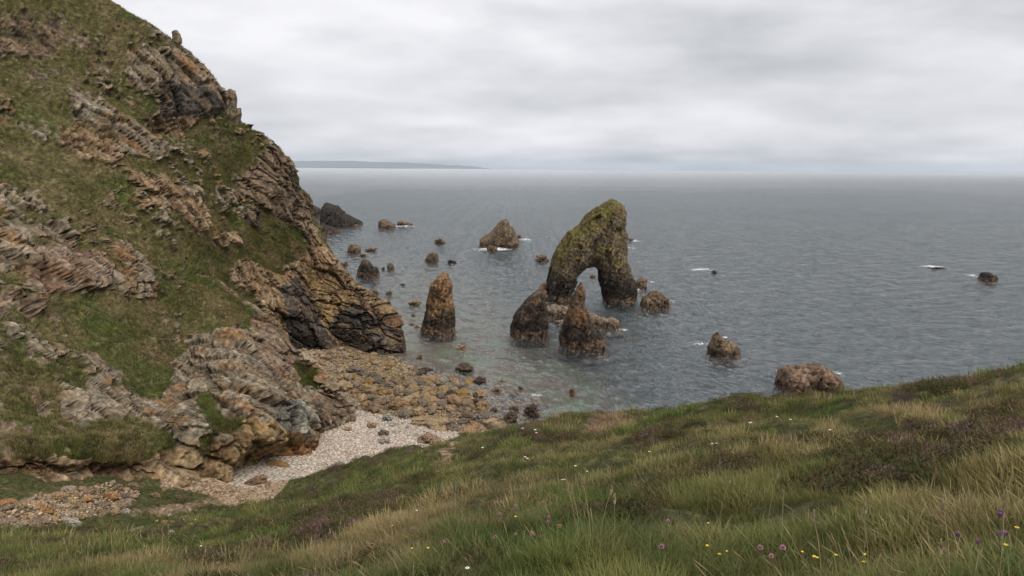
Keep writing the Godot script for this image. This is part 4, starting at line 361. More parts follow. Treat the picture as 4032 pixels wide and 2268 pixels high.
# ------------------------------------------------------------------ noises and materials
func make_noise(kind: int, frequency: float, seed_value: int, octaves := 3) -> FastNoiseLite:
	var n := FastNoiseLite.new()
	n.noise_type = kind
	n.frequency = frequency
	n.seed = seed_value
	n.fractal_type = FastNoiseLite.FRACTAL_FBM if octaves > 1 else FastNoiseLite.FRACTAL_NONE
	n.fractal_octaves = octaves
	return n


func set_up_noises() -> void:
	noise_big = make_noise(FastNoiseLite.TYPE_SIMPLEX_SMOOTH, 1.0 / 18.0, 3, 3)
	noise_mid = make_noise(FastNoiseLite.TYPE_SIMPLEX_SMOOTH, 1.0 / 5.0, 5, 3)
	noise_fine = make_noise(FastNoiseLite.TYPE_SIMPLEX_SMOOTH, 1.0 / 1.2, 11, 2)
	noise_ridge = make_noise(FastNoiseLite.TYPE_SIMPLEX_SMOOTH, 1.0 / 6.0, 17, 3)
	noise_ridge.fractal_gain = 0.42
	noise_ridge.fractal_type = FastNoiseLite.FRACTAL_RIDGED
	blocks = make_noise(FastNoiseLite.TYPE_CELLULAR, 1.0, 23, 1)
	blocks.cellular_return_type = FastNoiseLite.RETURN_CELL_VALUE
	blocks.cellular_jitter = 0.9
	chips = make_noise(FastNoiseLite.TYPE_CELLULAR, 1.0, 29, 1)
	chips.cellular_return_type = FastNoiseLite.RETURN_CELL_VALUE
	cracks = make_noise(FastNoiseLite.TYPE_CELLULAR, 1.0, 23, 1)
	cracks.cellular_return_type = FastNoiseLite.RETURN_DISTANCE2_SUB
	cracks.cellular_jitter = 0.9


func grey_texture(n: FastNoiseLite, side: int, low: float, high: float, gain := 1.0) -> ImageTexture:
	var im := n.get_seamless_image(side, side)
	im.convert(Image.FORMAT_L8)
	var data := im.get_data()
	for i in data.size():
		data[i] = int(255.0 * lerpf(low, high, clampf((data[i] / 255.0 - 0.5) * gain + 0.5, 0.0, 1.0)))
	im = Image.create_from_data(side, side, false, Image.FORMAT_L8, data)
	im.convert(Image.FORMAT_RGB8)
	return ImageTexture.create_from_image(im)


func set_up_materials() -> void:
	grain = grey_texture(make_noise(FastNoiseLite.TYPE_SIMPLEX_SMOOTH, 0.014, 41, 6), 512, 0.5, 1.0, 1.7)
	var plates := make_noise(FastNoiseLite.TYPE_CELLULAR, 0.03, 43, 1)
	plates.cellular_return_type = FastNoiseLite.RETURN_CELL_VALUE
	plates.domain_warp_enabled = true
	plates.domain_warp_amplitude = 18.0
	plates.domain_warp_frequency = 0.02
	relief = grey_texture(plates, 512, 0.0, 1.0)
	rock_material = surface_material("rock", 0.92, 9.0, Vector3(.16, .16, .16))
	turf_material = surface_material("turf", 0.95, 5.0, Vector3(.3, .3, .3))
	leaf_material = StandardMaterial3D.new()
	leaf_material.resource_name = "grass"
	leaf_material.vertex_color_use_as_albedo = true
	leaf_material.roughness = 0.75
	leaf_material.metallic_specular = 0.25
	leaf_material.backlight_enabled = true
	leaf_material.backlight = Color(0.9, 0.9, 0.7)
	leaf_material.cull_mode = BaseMaterial3D.CULL_DISABLED


func surface_material(called: String, rough: float, bump: float, scale: Vector3) -> StandardMaterial3D:
	var m := StandardMaterial3D.new()
	m.resource_name = called
	m.vertex_color_use_as_albedo = true
	m.albedo_texture = grain
	m.roughness = rough
	m.metallic_specular = 0.3
	m.uv1_triplanar = true
	m.uv1_world_triplanar = true
	m.uv1_scale = scale
	m.heightmap_enabled = true
	m.heightmap_texture = relief
	m.heightmap_scale = bump
	return m


func paint(v: Vector3, a := 1.0) -> Color:
	return Color(v.x, v.y, v.z, a)


func rock_colour(tone: String, p: Vector3, c: float) -> Vector3:
	var t: Array = TONES[tone]
	var m: Vector3 = t[0]
	var a := clampf(0.5 + 1.3 * noise_mid.get_noise_3dv(p * 1.3) + 0.28 * c, 0.0, 1.0)
	m = m.lerp(t[1], a)
	var b := smoothstep(0.05, 0.45, noise_big.get_noise_3dv(p * 3.4 + Vector3(31, 7, 5)) + 0.2 * c)
	m = m.lerp(t[2], b * 0.9)
	return m * (1.15 + 0.26 * c)


# ------------------------------------------------------------------ sky
func overcast_sky() -> PanoramaSkyMaterial:
	var wide := 2048
	var high := 1024
	var n := make_noise(FastNoiseLite.TYPE_SIMPLEX_SMOOTH, 0.8, 61, 6)
	n.fractal_gain = 0.55
	var s := make_noise(FastNoiseLite.TYPE_SIMPLEX_SMOOTH, 0.22, 67, 2)
	var puffs := make_noise(FastNoiseLite.TYPE_SIMPLEX_SMOOTH, 1.0, 69, 5)
	puffs.fractal_gain = 0.55
	var im := Image.create(wide, high, false, Image.FORMAT_RGBF)
	im.fill(Color(0.30, 0.31, 0.32))
	for j in high / 2:
		var el := PI * (0.5 - (j + 0.5) / high)
		var y := sin(el)
		var k := 1.0 / (y + 0.12)
		var low := exp(-pow((y - 0.09) / 0.085, 2.0))
		for i in wide:
			var az := TAU * ((i + 0.5) / wide - 0.5)
			var d := Vector3(sin(az) * cos(el), y, -cos(az) * cos(el))
			var qx := d.x * k
			var qz := d.z * k
			var a := n.get_noise_3d(qx * 0.9, qz * 1.1, 3.0)
			var b := s.get_noise_3d(qx * 1.1, qz * 1.2, 9.0)
			var c3 := puffs.get_noise_3d(d.x * 3.0, y * 9.0, d.z * 3.0)
			var v := 0.36 + 0.15 * a + 0.17 * b + 0.07 * c3
			v = lerpf(v, 0.44 + 0.05 * a + 0.09 * c3, low * 0.7)
			v = clampf(v, 0.27, 0.50)
			var blue := smoothstep(0.48, 0.30, v)
			im.set_pixel(i, j, Color(v * (1.0 - 0.02 * blue), v * (1.0 + 0.005 * blue), v * (1.045 + 0.02 * blue)))
	var m := PanoramaSkyMaterial.new()
	m.panorama = ImageTexture.create_from_image(im)
	return m


# ------------------------------------------------------------------ meshes on a grid
func grid_mesh(nu: int, nv: int, p: PackedVector3Array, c: PackedColorArray, uv := PackedVector2Array(), flip := false) -> ArrayMesh:
	var n := PackedVector3Array()
	n.resize(p.size())
	for i in nu:
		var i0 := maxi(i - 1, 0) * nv
		var i1 := mini(i + 1, nu - 1) * nv
		for j in nv:
			var du := p[i1 + j] - p[i0 + j]
			var dv := p[i * nv + mini(j + 1, nv - 1)] - p[i * nv + maxi(j - 1, 0)]
			var x := du.cross(dv).normalized()
			n[i * nv + j] = -x if flip else x
	var t := PackedInt32Array()
	t.resize((nu - 1) * (nv - 1) * 6)
	var k := 0
	for i in nu - 1:
		for j in nv - 1:
			var a := i * nv + j
			var b := a + nv
			if flip:
				t[k] = a; t[k + 1] = b; t[k + 2] = a + 1
				t[k + 3] = b; t[k + 4] = b + 1; t[k + 5] = a + 1
			else:
				t[k] = a; t[k + 1] = a + 1; t[k + 2] = b
				t[k + 3] = b; t[k + 4] = a + 1; t[k + 5] = b + 1
			k += 6
	return array_mesh(p, n, c, t, uv)


func array_mesh(p: PackedVector3Array, n: PackedVector3Array, c: PackedColorArray, t: PackedInt32Array, uv := PackedVector2Array()) -> ArrayMesh:
	var a := []
	a.resize(Mesh.ARRAY_MAX)
	a[Mesh.ARRAY_VERTEX] = p
	if n.size(): a[Mesh.ARRAY_NORMAL] = n
	if c.size(): a[Mesh.ARRAY_COLOR] = c
	if uv.size(): a[Mesh.ARRAY_TEX_UV] = uv
	a[Mesh.ARRAY_INDEX] = t
	var m := ArrayMesh.new()
	m.add_surface_from_arrays(Mesh.PRIMITIVE_TRIANGLES, a)
	return m


func smooth_normals(p: PackedVector3Array, t: PackedInt32Array) -> PackedVector3Array:
	var n := PackedVector3Array()
	n.resize(p.size())
	for k in range(0, t.size(), 3):
		var a := t[k]
		var b := t[k + 1]
		var c := t[k + 2]
		var x := (p[c] - p[a]).cross(p[b] - p[a])
		n[a] += x; n[b] += x; n[c] += x
	for i in n.size():
		n[i] = n[i].normalized()
	return n


func spline(a: Vector3, b: Vector3, c: Vector3, d: Vector3, t: float) -> Vector3:
	return 0.5 * (2.0 * b + (c - a) * t + (2.0 * a - 5.0 * b + 4.0 * c - d) * t * t + (3.0 * b - a - 3.0 * c + d) * t * t * t)


func sheet_height(f: Dictionary, x: float, z: float) -> float:
	var s: PackedVector2Array = f.site
	var w: Array = f.weight
	var n := s.size()
	var q := Vector2(x, z)
	var h: float = w[n] + w[n + 1] * x + w[n + 2] * z
	for i in n:
		var d := s[i].distance_squared_to(q)
		if d > 1e-9:
			h += w[i] * 0.5 * d * log(d)
	return h


func edge_drop(x: float, z: float) -> float:
	# beyond the lip of the hillside the ground falls away to the cove
	if z > -19.0: return 0.0
	var q := Vector2(x, z)
	var best := 1e9
	var side := 0.0
	var first := false
	for i in EDGE.size() - 1:
		var a: Vector2 = EDGE[i]
		var e: Vector2 = EDGE[i + 1] - a
		var t := clampf((q - a).dot(e) / e.length_squared(), 0.0, 1.0)
		var d := (q - a - e * t).length_squared()
		if d < best - 1e-9:
			best = d
			side = e.cross(q - a)
			first = i == 0 and t <= 0.0
	if side >= 0.0: return 0.0
	var d := sqrt(best)
	if first:
		var e: Vector2 = (EDGE[1] - EDGE[0]).normalized()
		d = maxf(0.0, maxf(0.0, (q - EDGE[0]).dot(Vector2(e.y, -e.x))) - maxf(0.0, -(q - EDGE[0]).dot(e)))
	return 1.1 * d + 0.1 * d * d if d < 12.0 else 27.6 + 3.5 * (d - 12.0)


# ------------------------------------------------------------------ sea
func wave(x: float, z: float) -> float:
	var h := 0.15 * sin(0.62 * x * 0.35 + 0.62 * z + 2.2 * noise_big.get_noise_2d(x * 0.5, z * 0.5))
	h += 0.11 * sin(0.95 * x * 0.62 + 1.25 * z + 3.0 * noise_big.get_noise_2d(x * .7 + 50.0, z * .7))
	h += 0.42 * noise_mid.get_noise_2d(x * 1.0, z * 2.0)
	h += 0.2 * noise_fine.get_noise_2d(x * 0.8, z * 1.5)
	return h


func build_sea() -> void:
	var n := make_noise(FastNoiseLite.TYPE_SIMPLEX_SMOOTH, 0.012, 71, 5)
	n.fractal_gain = 0.6
	var ripples := grey_texture(n, 1024, 0.0, 1.0)
	var near_water := StandardMaterial3D.new()
	near_water.resource_name = "sea_water"
	near_water.transparency = BaseMaterial3D.TRANSPARENCY_ALPHA
	near_water.albedo_color = Color(0.04, 0.13, 0.17, 0.16)
	near_water.roughness = 0.06
	near_water.metallic_specular = 0.5
	near_water.heightmap_enabled = true
	near_water.heightmap_texture = ripples
	near_water.heightmap_scale = 46.0
	var far_water: StandardMaterial3D = near_water.duplicate()
	far_water.resource_name = "open_sea_water"
	far_water.heightmap_scale = 46.0
	far_water.roughness = 0.15
	# the bay, with real waves
	var nu := 460
	var nv := 560
	var p := PackedVector3Array()
	var uv := PackedVector2Array()
	p.resize(nu * nv)
	uv.resize(nu * nv)
	var lo := Vector2(-260, -40)
	var hi := Vector2(620, -1300)
	for i in nu:
		var sx := 2.0 * i / (nu - 1.0) - 1.0
		var x := 20.0 + 90.0 * sx + (190.0 if sx < 0.0 else 510.0) * sx * sx * sx
		for j in nv:
			var s := j / (nv - 1.0)
			var z := lerpf(lo.y, hi.y, 0.18 * s + 0.82 * s * s * s)
			var edge := minf(minf(i, nu - 1 - i) / 12.0, minf(j, nv - 1 - j) / 30.0)
			p[i * nv + j] = Vector3(x, wave(x, z) * clampf(edge, 0.0, 1.0) * pow(1.0 - smoothstep(220.0, 950.0, -z), 1.5), z)
			uv[i * nv + j] = Vector2(x / 16.0, z / 10.0)
	put("sea", grid_mesh(nu, nv, p, PackedColorArray(), uv), near_water)
	tag(get_node("sea"), "grey blue sea water of the bay with small waves", "sea", "", "structure")
	# the open sea out to the horizon, round the bay
	var xs := PackedFloat32Array([-34000, -9000, -3000, -1200, -500, lo.x, 65, 300, hi.x, 1300, 3200, 9000, 34000])
	var zs := PackedFloat32Array([200, lo.y, -200, -400, -800, hi.y, -1900, -2900, -5000, -10000, -31000])
	var op := PackedVector3Array()
	var on := PackedVector3Array()
	var ou := PackedVector2Array()
	var ot := PackedInt32Array()
	for a in xs.size() - 1:
		for b in zs.size() - 1:
			if xs[a] >= lo.x and xs[a + 1] <= hi.x and zs[b] <= lo.y and zs[b + 1] >= hi.y:
				continue
			var k := op.size()
			for c: Vector2 in [Vector2(xs[a], zs[b]), Vector2(xs[a + 1], zs[b]), Vector2(xs[a + 1], zs[b + 1]), Vector2(xs[a], zs[b + 1])]:
				op.append(Vector3(c.x, 0, c.y))
				on.append(Vector3.UP)
				ou.append(Vector2(c.x / 16.0, c.y / 10.0))
			ot.append_array([k, k + 2, k + 1, k, k + 3, k + 2])
	put("open_sea", array_mesh(op, on, PackedColorArray(), ot, ou), far_water)
	tag(get_node("open_sea"), "open grey sea reaching to the horizon", "sea", "", "structure")


func build_sea_bed() -> void:
	var nu := 300
	var nv := 330
	var p := PackedVector3Array()
	var c := PackedColorArray()
	p.resize(nu * nv)
	c.resize(nu * nv)
	for i in nu:
		var s := 2.0 * i / (nu - 1.0) - 1.0
		var x := -15.0 + 1300.0 * sinh(3.9 * s) / sinh(3.9)
		for j in nv:
			var t := j / (nv - 1.0)
			var z := -66.0 - 2400.0 * (0.07 * t + 0.93 * pow(t, 5.0))
			var h := maxf(sheet_height(BED, x, z), -20.0)
			h += 0.10 * noise_fine.get_noise_2d(x, z) + 0.25 * noise_mid.get_noise_2d(x, z) * smoothstep(0.0, -3.0, h)
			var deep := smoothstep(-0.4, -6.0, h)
			var m := noise_mid.get_noise_2d(x * 1.5, z * 1.5)
			var f := noise_fine.get_noise_2d(x * 1.6, z * 1.6)
			var weed := smoothstep(-0.05, 0.3, noise_mid.get_noise_2d(x * 0.55 + 90.0, z * 0.55))
			var col := Vector3(.17, .135, .088).lerp(Vector3(.10, .078, .05), clampf(0.5 + m + f, 0.0, 1.0))
			col = col.lerp(Vector3(.12, .19, .09), weed * smoothstep(0.0, -1.0, h) * 0.8)
			col = col.lerp(Vector3(.013, .034, .036), deep)  # light lost in deeper water is put into the bed colour
			if h > 0.25:
				col = col.lerp(Vector3(.40, .35, .295) * (1.0 + 0.25 * f), smoothstep(0.7, 1.5, h))
			p[i * nv + j] = Vector3(x, h, z)
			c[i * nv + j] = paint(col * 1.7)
	# the deep floor out to the horizon
	var deep_floor := PackedVector3Array()
	for v: Vector2 in [Vector2(-35000, 300), Vector2(35000, 300), Vector2(35000, -37000), Vector2(-35000, -37000)]:
		deep_floor.append(Vector3(v.x, -24.0, v.y))
	var dimmed_floor := StandardMaterial3D.new()
	dimmed_floor.resource_name = "deep_sea_floor"
	dimmed_floor.albedo_color = Color(0.016, 0.04, 0.046).linear_to_srgb()  # coloured dark in place of the light the water above would absorb
	put("sea_floor", array_mesh(deep_floor, PackedVector3Array([Vector3.UP, Vector3.UP, Vector3.UP, Vector3.UP]), PackedColorArray(), PackedInt32Array([0, 2, 1, 0, 3, 2])), dimmed_floor)
	tag(get_node("sea_floor"), "dark deep sea floor under the open water", "sea floor", "", "structure")
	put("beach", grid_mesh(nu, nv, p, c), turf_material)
	tag(get_node("beach"), "pale shingle beach that runs down under the water as the sea bed", "beach", "", "structure")


func build_distant_land() -> void:
	var m := StandardMaterial3D.new()
	m.resource_name = "far_land"
	m.albedo_color = Color(0.42, 0.46, 0.46)
	m.roughness = 1.0
	# (x, height) of the ridge, metres
	ridge("distant_hills", "hazy blue hills along the horizon beyond the headland", PackedVector2Array([Vector2(-23050, 325), Vector2(-17928, 429), Vector2(-13765, 502), Vector2(-11524, 521), Vector2(-9604, 448), Vector2(-7683, 429), Vector2(-6082, 350), Vector2(-4802, 266), Vector2(-3681, 228), Vector2(-2561, 156), Vector2(-2049, 57), Vector2(-1792, 28), Vector2(-1378, 0)]), -50000.0, 4000.0, m)
	ridge("low_island", "long low dark strip of land on the horizon", PackedVector2Array([Vector2(-15769, 18), Vector2(-10432, 42), Vector2(-9219, 55), Vector2(-8005, 36), Vector2(-7036, 52), Vector2(-6065, 30), Vector2(-5337, 39), Vector2(-4609, 20), Vector2(-3881, 0)]), -29000.0, 900.0, m)


func ridge(called: String, label: String, line: PackedVector2Array, z: float, deep: float, m: Material) -> void:
	var nu := 160
	var nv := 14
	var p := PackedVector3Array()
	for i in nu:
		var x := lerpf(line[0].x, line[line.size() - 1].x, i / (nu - 1.0))
		var h := 0.0
		for k in line.size() - 1:
			if x >= line[k].x and x <= line[k + 1].x:
				h = lerpf(line[k].y, line[k + 1].y, (x - line[k].x) / (line[k + 1].x - line[k].x))
		for j in nv:
			var t := j / (nv - 1.0)
			var r := 1.0 - absf(2.0 * t - 1.0)
			var y := h * r + minf(h, 60.0) * 0.4 * noise_big.get_noise_2d(x * 0.03, t * 60.0) * r
			p.append(Vector3(x, y - 4.0 * (1.0 - r), z + deep * (0.5 - t) * 2.0))
	put(called, grid_mesh(nu, nv, p, PackedColorArray()), m)
	tag(get_node(called), label, "hills", "", "structure")


# ------------------------------------------------------------------ the headland
func polygon_depth(q: Vector2, s: PackedVector2Array) -> float:
	# positive inside
	var best := 1e9
	var inside := false
	var b := s[s.size() - 1]
	for a in s:
		var e := b - a
		var w := q - a
		var t := clampf(w.dot(e) / maxf(e.length_squared(), 1e-9), 0.0, 1.0)
		best = minf(best, (w - e * t).length_squared())
		if (a.y > q.y) != (b.y > q.y) and q.x < (b.x - a.x) * (q.y - a.y) / (b.y - a.y) + a.x:
			inside = not inside
		b = a
	return sqrt(best) * (1.0 if inside else -1.0)


func loft(d: Dictionary, su: int, sv: int) -> Dictionary:
	var nc: int = d.columns
	var nr: int = d.rows
	var g: PackedVector3Array = d.points
	var nv := (nr - 1) * sv + 1
	var nu := (nc - 1) * su + 1
	var mid := PackedVector3Array()
	mid.resize(nc * nv)
	for c in nc:
		for j in nv:
			var r := mini(j / sv, nr - 2)
			var t := float(j - r * sv) / sv
			mid[c * nv + j] = spline(g[c * nr + maxi(r - 1, 0)], g[c * nr + r], g[c * nr + r + 1], g[c * nr + mini(r + 2, nr - 1)], t)
	var p := PackedVector3Array()
	p.resize(nu * nv)
	for i in nu:
		var c := mini(i / su, nc - 2)
		var t := float(i - c * su) / su
		for j in nv:
			p[i * nv + j] = spline(mid[maxi(c - 1, 0) * nv + j], mid[c * nv + j], mid[(c + 1) * nv + j], mid[mini(c + 2, nc - 1) * nv + j], t)
	return {"nu": nu, "nv": nv, "p": p}


func cliff_part(called: String, parent: Node3D, d: Dictionary, rocks: Array, shapes: Array, su: int, sv: int, along: Vector3, wild: float, tufts: Array, first_row: int, base_rock: float) -> void:
	var l := loft(d, su, sv)
	var nu: int = l.nu
	var nv: int = l.nv
	var p: PackedVector3Array = l.p
	var q := p.duplicate()
	var c := PackedColorArray()
	c.resize(p.size())
	var boxes := []
	for r in rocks:
		var box := Rect2(r.shape[0], Vector2.ZERO)
		for a in r.shape: box = box.expand(a)
		boxes.append(box.grow(0.35))
	for i in nu:
		var i0 := maxi(i - 4, 0) * nv
		var i1 := mini(i + 4, nu - 1) * nv
		for j in nv:
			var k := i * nv + j
			var a := p[k]
			var normal := (p[i * nv + mini(j + 4, nv - 1)] - p[i * nv + maxi(j - 4, 0)]).cross(p[i1 + j] - p[i0 + j]).normalized()
			var big := noise_big.get_noise_3dv(a)
			var mid := noise_mid.get_noise_3dv(a)
			var fine := noise_fine.get_noise_3dv(a)
			var w := Vector2(float(i) / su + 0.16 * mid + 0.05 * fine, float(j) / sv + 0.16 * noise_mid.get_noise_3dv(a + Vector3(40, 0, 9)) + 0.05 * fine)
			var spot := noise_mid.get_noise_3dv(a * 2.3 + Vector3(5, 50, 0))
			var rock := base_rock + 0.55 * big + 0.5 * mid + 0.35 * fine + 0.3 * spot
			var tone := "brown" if big < 0.1 else "grey"
			for r in rocks.size():
				if boxes[r].has_point(w):
					var e := polygon_depth(w, rocks[r].shape)
					var f := smoothstep(-0.10, 0.10, e)
					if f > 0.0:
						var s: float = rocks[r].strength
						if s < 0.0:
							rock = lerpf(rock, -0.8, f)
						else:
							rock = maxf(rock, lerpf(-1.0, s - 0.15 + 0.5 * mid + 0.5 * fine + 0.4 * spot + 0.25 * (s - 0.5), f))
							if f > 0.5: tone = rocks[r].tone
			var bare := smoothstep(0.12, 0.34, rock)
			# beds and joints: the noise is stretched along the strike
			var s_axis := along.normalized()
			var bed_axis := s_axis.cross(Vector3(0.4, 0.6, 0.7).normalized()).normalized()
			var u := a.dot(s_axis)
			var v := a - s_axis * u + Vector3(0.3, 0.5, 0.2) * fine
			var stretched := v + s_axis * (u * 0.42)
			var block := blocks.get_noise_3dv(stretched * 0.32)
			var chip := chips.get_noise_3dv(stretched * 0.85)
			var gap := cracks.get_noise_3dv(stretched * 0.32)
			var course := a.dot(bed_axis) * 0.26 + 1.6 * big + 0.7 * mid
			var ledge: float = (course - floorf(course)) - 0.5
			var course2 := a.dot(bed_axis) * 0.85 + 2.4 * big + 1.2 * mid
			var ledge2: float = (course2 - floorf(course2)) - 0.5
			var rugged := wild * lerpf(1.0, 0.5, smoothstep(27.0, 17.0, a.y) * smoothstep(-118.0, -100.0, a.z)) if called == "cliff_slope" else wild
			var move := (1.3 if called == "cliff_slope" else 0.6) * big * wild
			move += bare * (0.85 * block + 0.14 * chip + 0.75 * noise_ridge.get_noise_3dv(stretched * 0.62) - 0.8 * (1.0 - smoothstep(0.0, 0.14, gap + 1.0)) + 0.6 * ledge + 0.12 * ledge2 + 0.3) * rugged
			move += (1.0 - bare) * (0.45 * mid + 0.22 * fine + 0.4 * ledge)
			for f in shapes:
				var on := Geometry3D.get_closest_point_to_segment(a, f.from, f.to)
				var far: float = a.distance_to(on) / f.radius
				if far < 2.2:
					move += f.push * exp(-far * far * 1.4)
			var edge := clampf((j - first_row * sv * 0.4) / 12.0, 0.0, 1.0)
			var outward := Vector3(normal.x, normal.y * lerpf(1.0, 0.25, bare), normal.z).normalized()
			q[k] = a + outward * move * edge
			var green := Vector3(.088, .086, .030).lerp(Vector3(.15, .122, .062), clampf(0.5 + 1.2 * noise_mid.get_noise_3dv(a * 0.6 + Vector3(7, 3, 1)), 0.0, 1.0))
			green = green.lerp(Vector3(.088, .10, .03), smoothstep(0.1, 0.5, noise_big.get_noise_3dv(a + Vector3(60, 0, 0))))
			green = green * (1.35 + 0.6 * fine + 0.3 * spot)
			if a.y < 1.4 and bare > 0.5 and a.z < -90.0:
				tone = "dark"
			var colour := rock_colour(tone, stretched * 1.6, 0.7 * chip + 0.7 * block)
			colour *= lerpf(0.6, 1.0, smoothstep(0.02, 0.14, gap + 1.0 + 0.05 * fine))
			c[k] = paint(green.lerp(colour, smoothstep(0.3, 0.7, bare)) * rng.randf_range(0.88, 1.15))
			if bare < 0.35 and j > first_row * sv - 3:
				tufts.append(q[k])
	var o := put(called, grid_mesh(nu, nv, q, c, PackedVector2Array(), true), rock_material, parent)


func build_headland() -> void:
	var head := Node3D.new()
	head.name = numbered("headland")
	add_child(head)
	tag(head, "steep rocky grass covered headland cliff falling to the sea", "cliff", "", "structure")
	var tufts := []
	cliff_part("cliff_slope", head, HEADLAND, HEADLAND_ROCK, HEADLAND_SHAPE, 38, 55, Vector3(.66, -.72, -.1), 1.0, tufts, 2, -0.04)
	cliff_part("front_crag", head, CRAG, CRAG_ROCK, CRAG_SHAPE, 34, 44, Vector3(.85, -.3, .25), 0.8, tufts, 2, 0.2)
	for s in PINNACLES:
		var o := put("pinnacle", traced_rock(s.outline, 1.1, 0.3, "grey", 3, 60.0, []), rock_material, head)
		o.position = s.at
	var mesh := tuft_mesh(10, 0.5, 0.06, 0.34, 5)
	scatter_on(tufts, mesh, 70000, "cliff_grass", "grass and heather clinging to the headland slopes", 0.75)


func spot_dark(a: Vector3) -> float:
	return noise_mid.get_noise_3dv(a * 1.7 + Vector3(80, 20, 10))


func scatter_on(spots: Array, mesh: Mesh, count: int, called: String, label: String, size: float) -> void:
	var mm := MultiMesh.new()
	mm.transform_format = MultiMesh.TRANSFORM_3D
	mm.use_colors = true
	mm.mesh = mesh
	count = mini(count, spots.size())
	mm.instance_count = count
	for i in count:
		var a: Vector3 = spots[rng.randi() % spots.size()]
		a += Vector3(rng.randf_range(-.2, .2), -0.03, rng.randf_range(-.2, .2))
		var s := size * rng.randf_range(0.6, 1.35)
		mm.set_instance_transform(i, Transform3D(Basis(Vector3.UP, rng.randf() * TAU).scaled(Vector3(s, s * rng.randf_range(0.7, 1.2), s)), a))
		var green := Vector3(.095, .098, .034).lerp(Vector3(.20, .16, .085), clampf(0.5 + 1.6 * noise_mid.get_noise_3dv(a * 0.6 + Vector3(7, 3, 1)) + rng.randf_range(-.25, .25), 0.0, 1.0))
		green = green.lerp(Vector3(.095, .115, .034), smoothstep(0.1, 0.5, noise_big.get_noise_3dv(a + Vector3(60, 0, 0))))
		if spot_dark(a) > 0.12 and rng.randf() < 0.7: green = Vector3(.055, .07, .026) if rng.randf() < 0.6 else Vector3(.09, .062, .042)
		mm.set_instance_color(i, paint(green * rng.randf_range(0.95, 2.3)))
	var o := MultiMeshInstance3D.new()
	o.name = numbered(called)
	o.multimesh = mm
	o.material_override = leaf_material
	add_child(o)
	tag(o, label, "grass", "", "stuff")


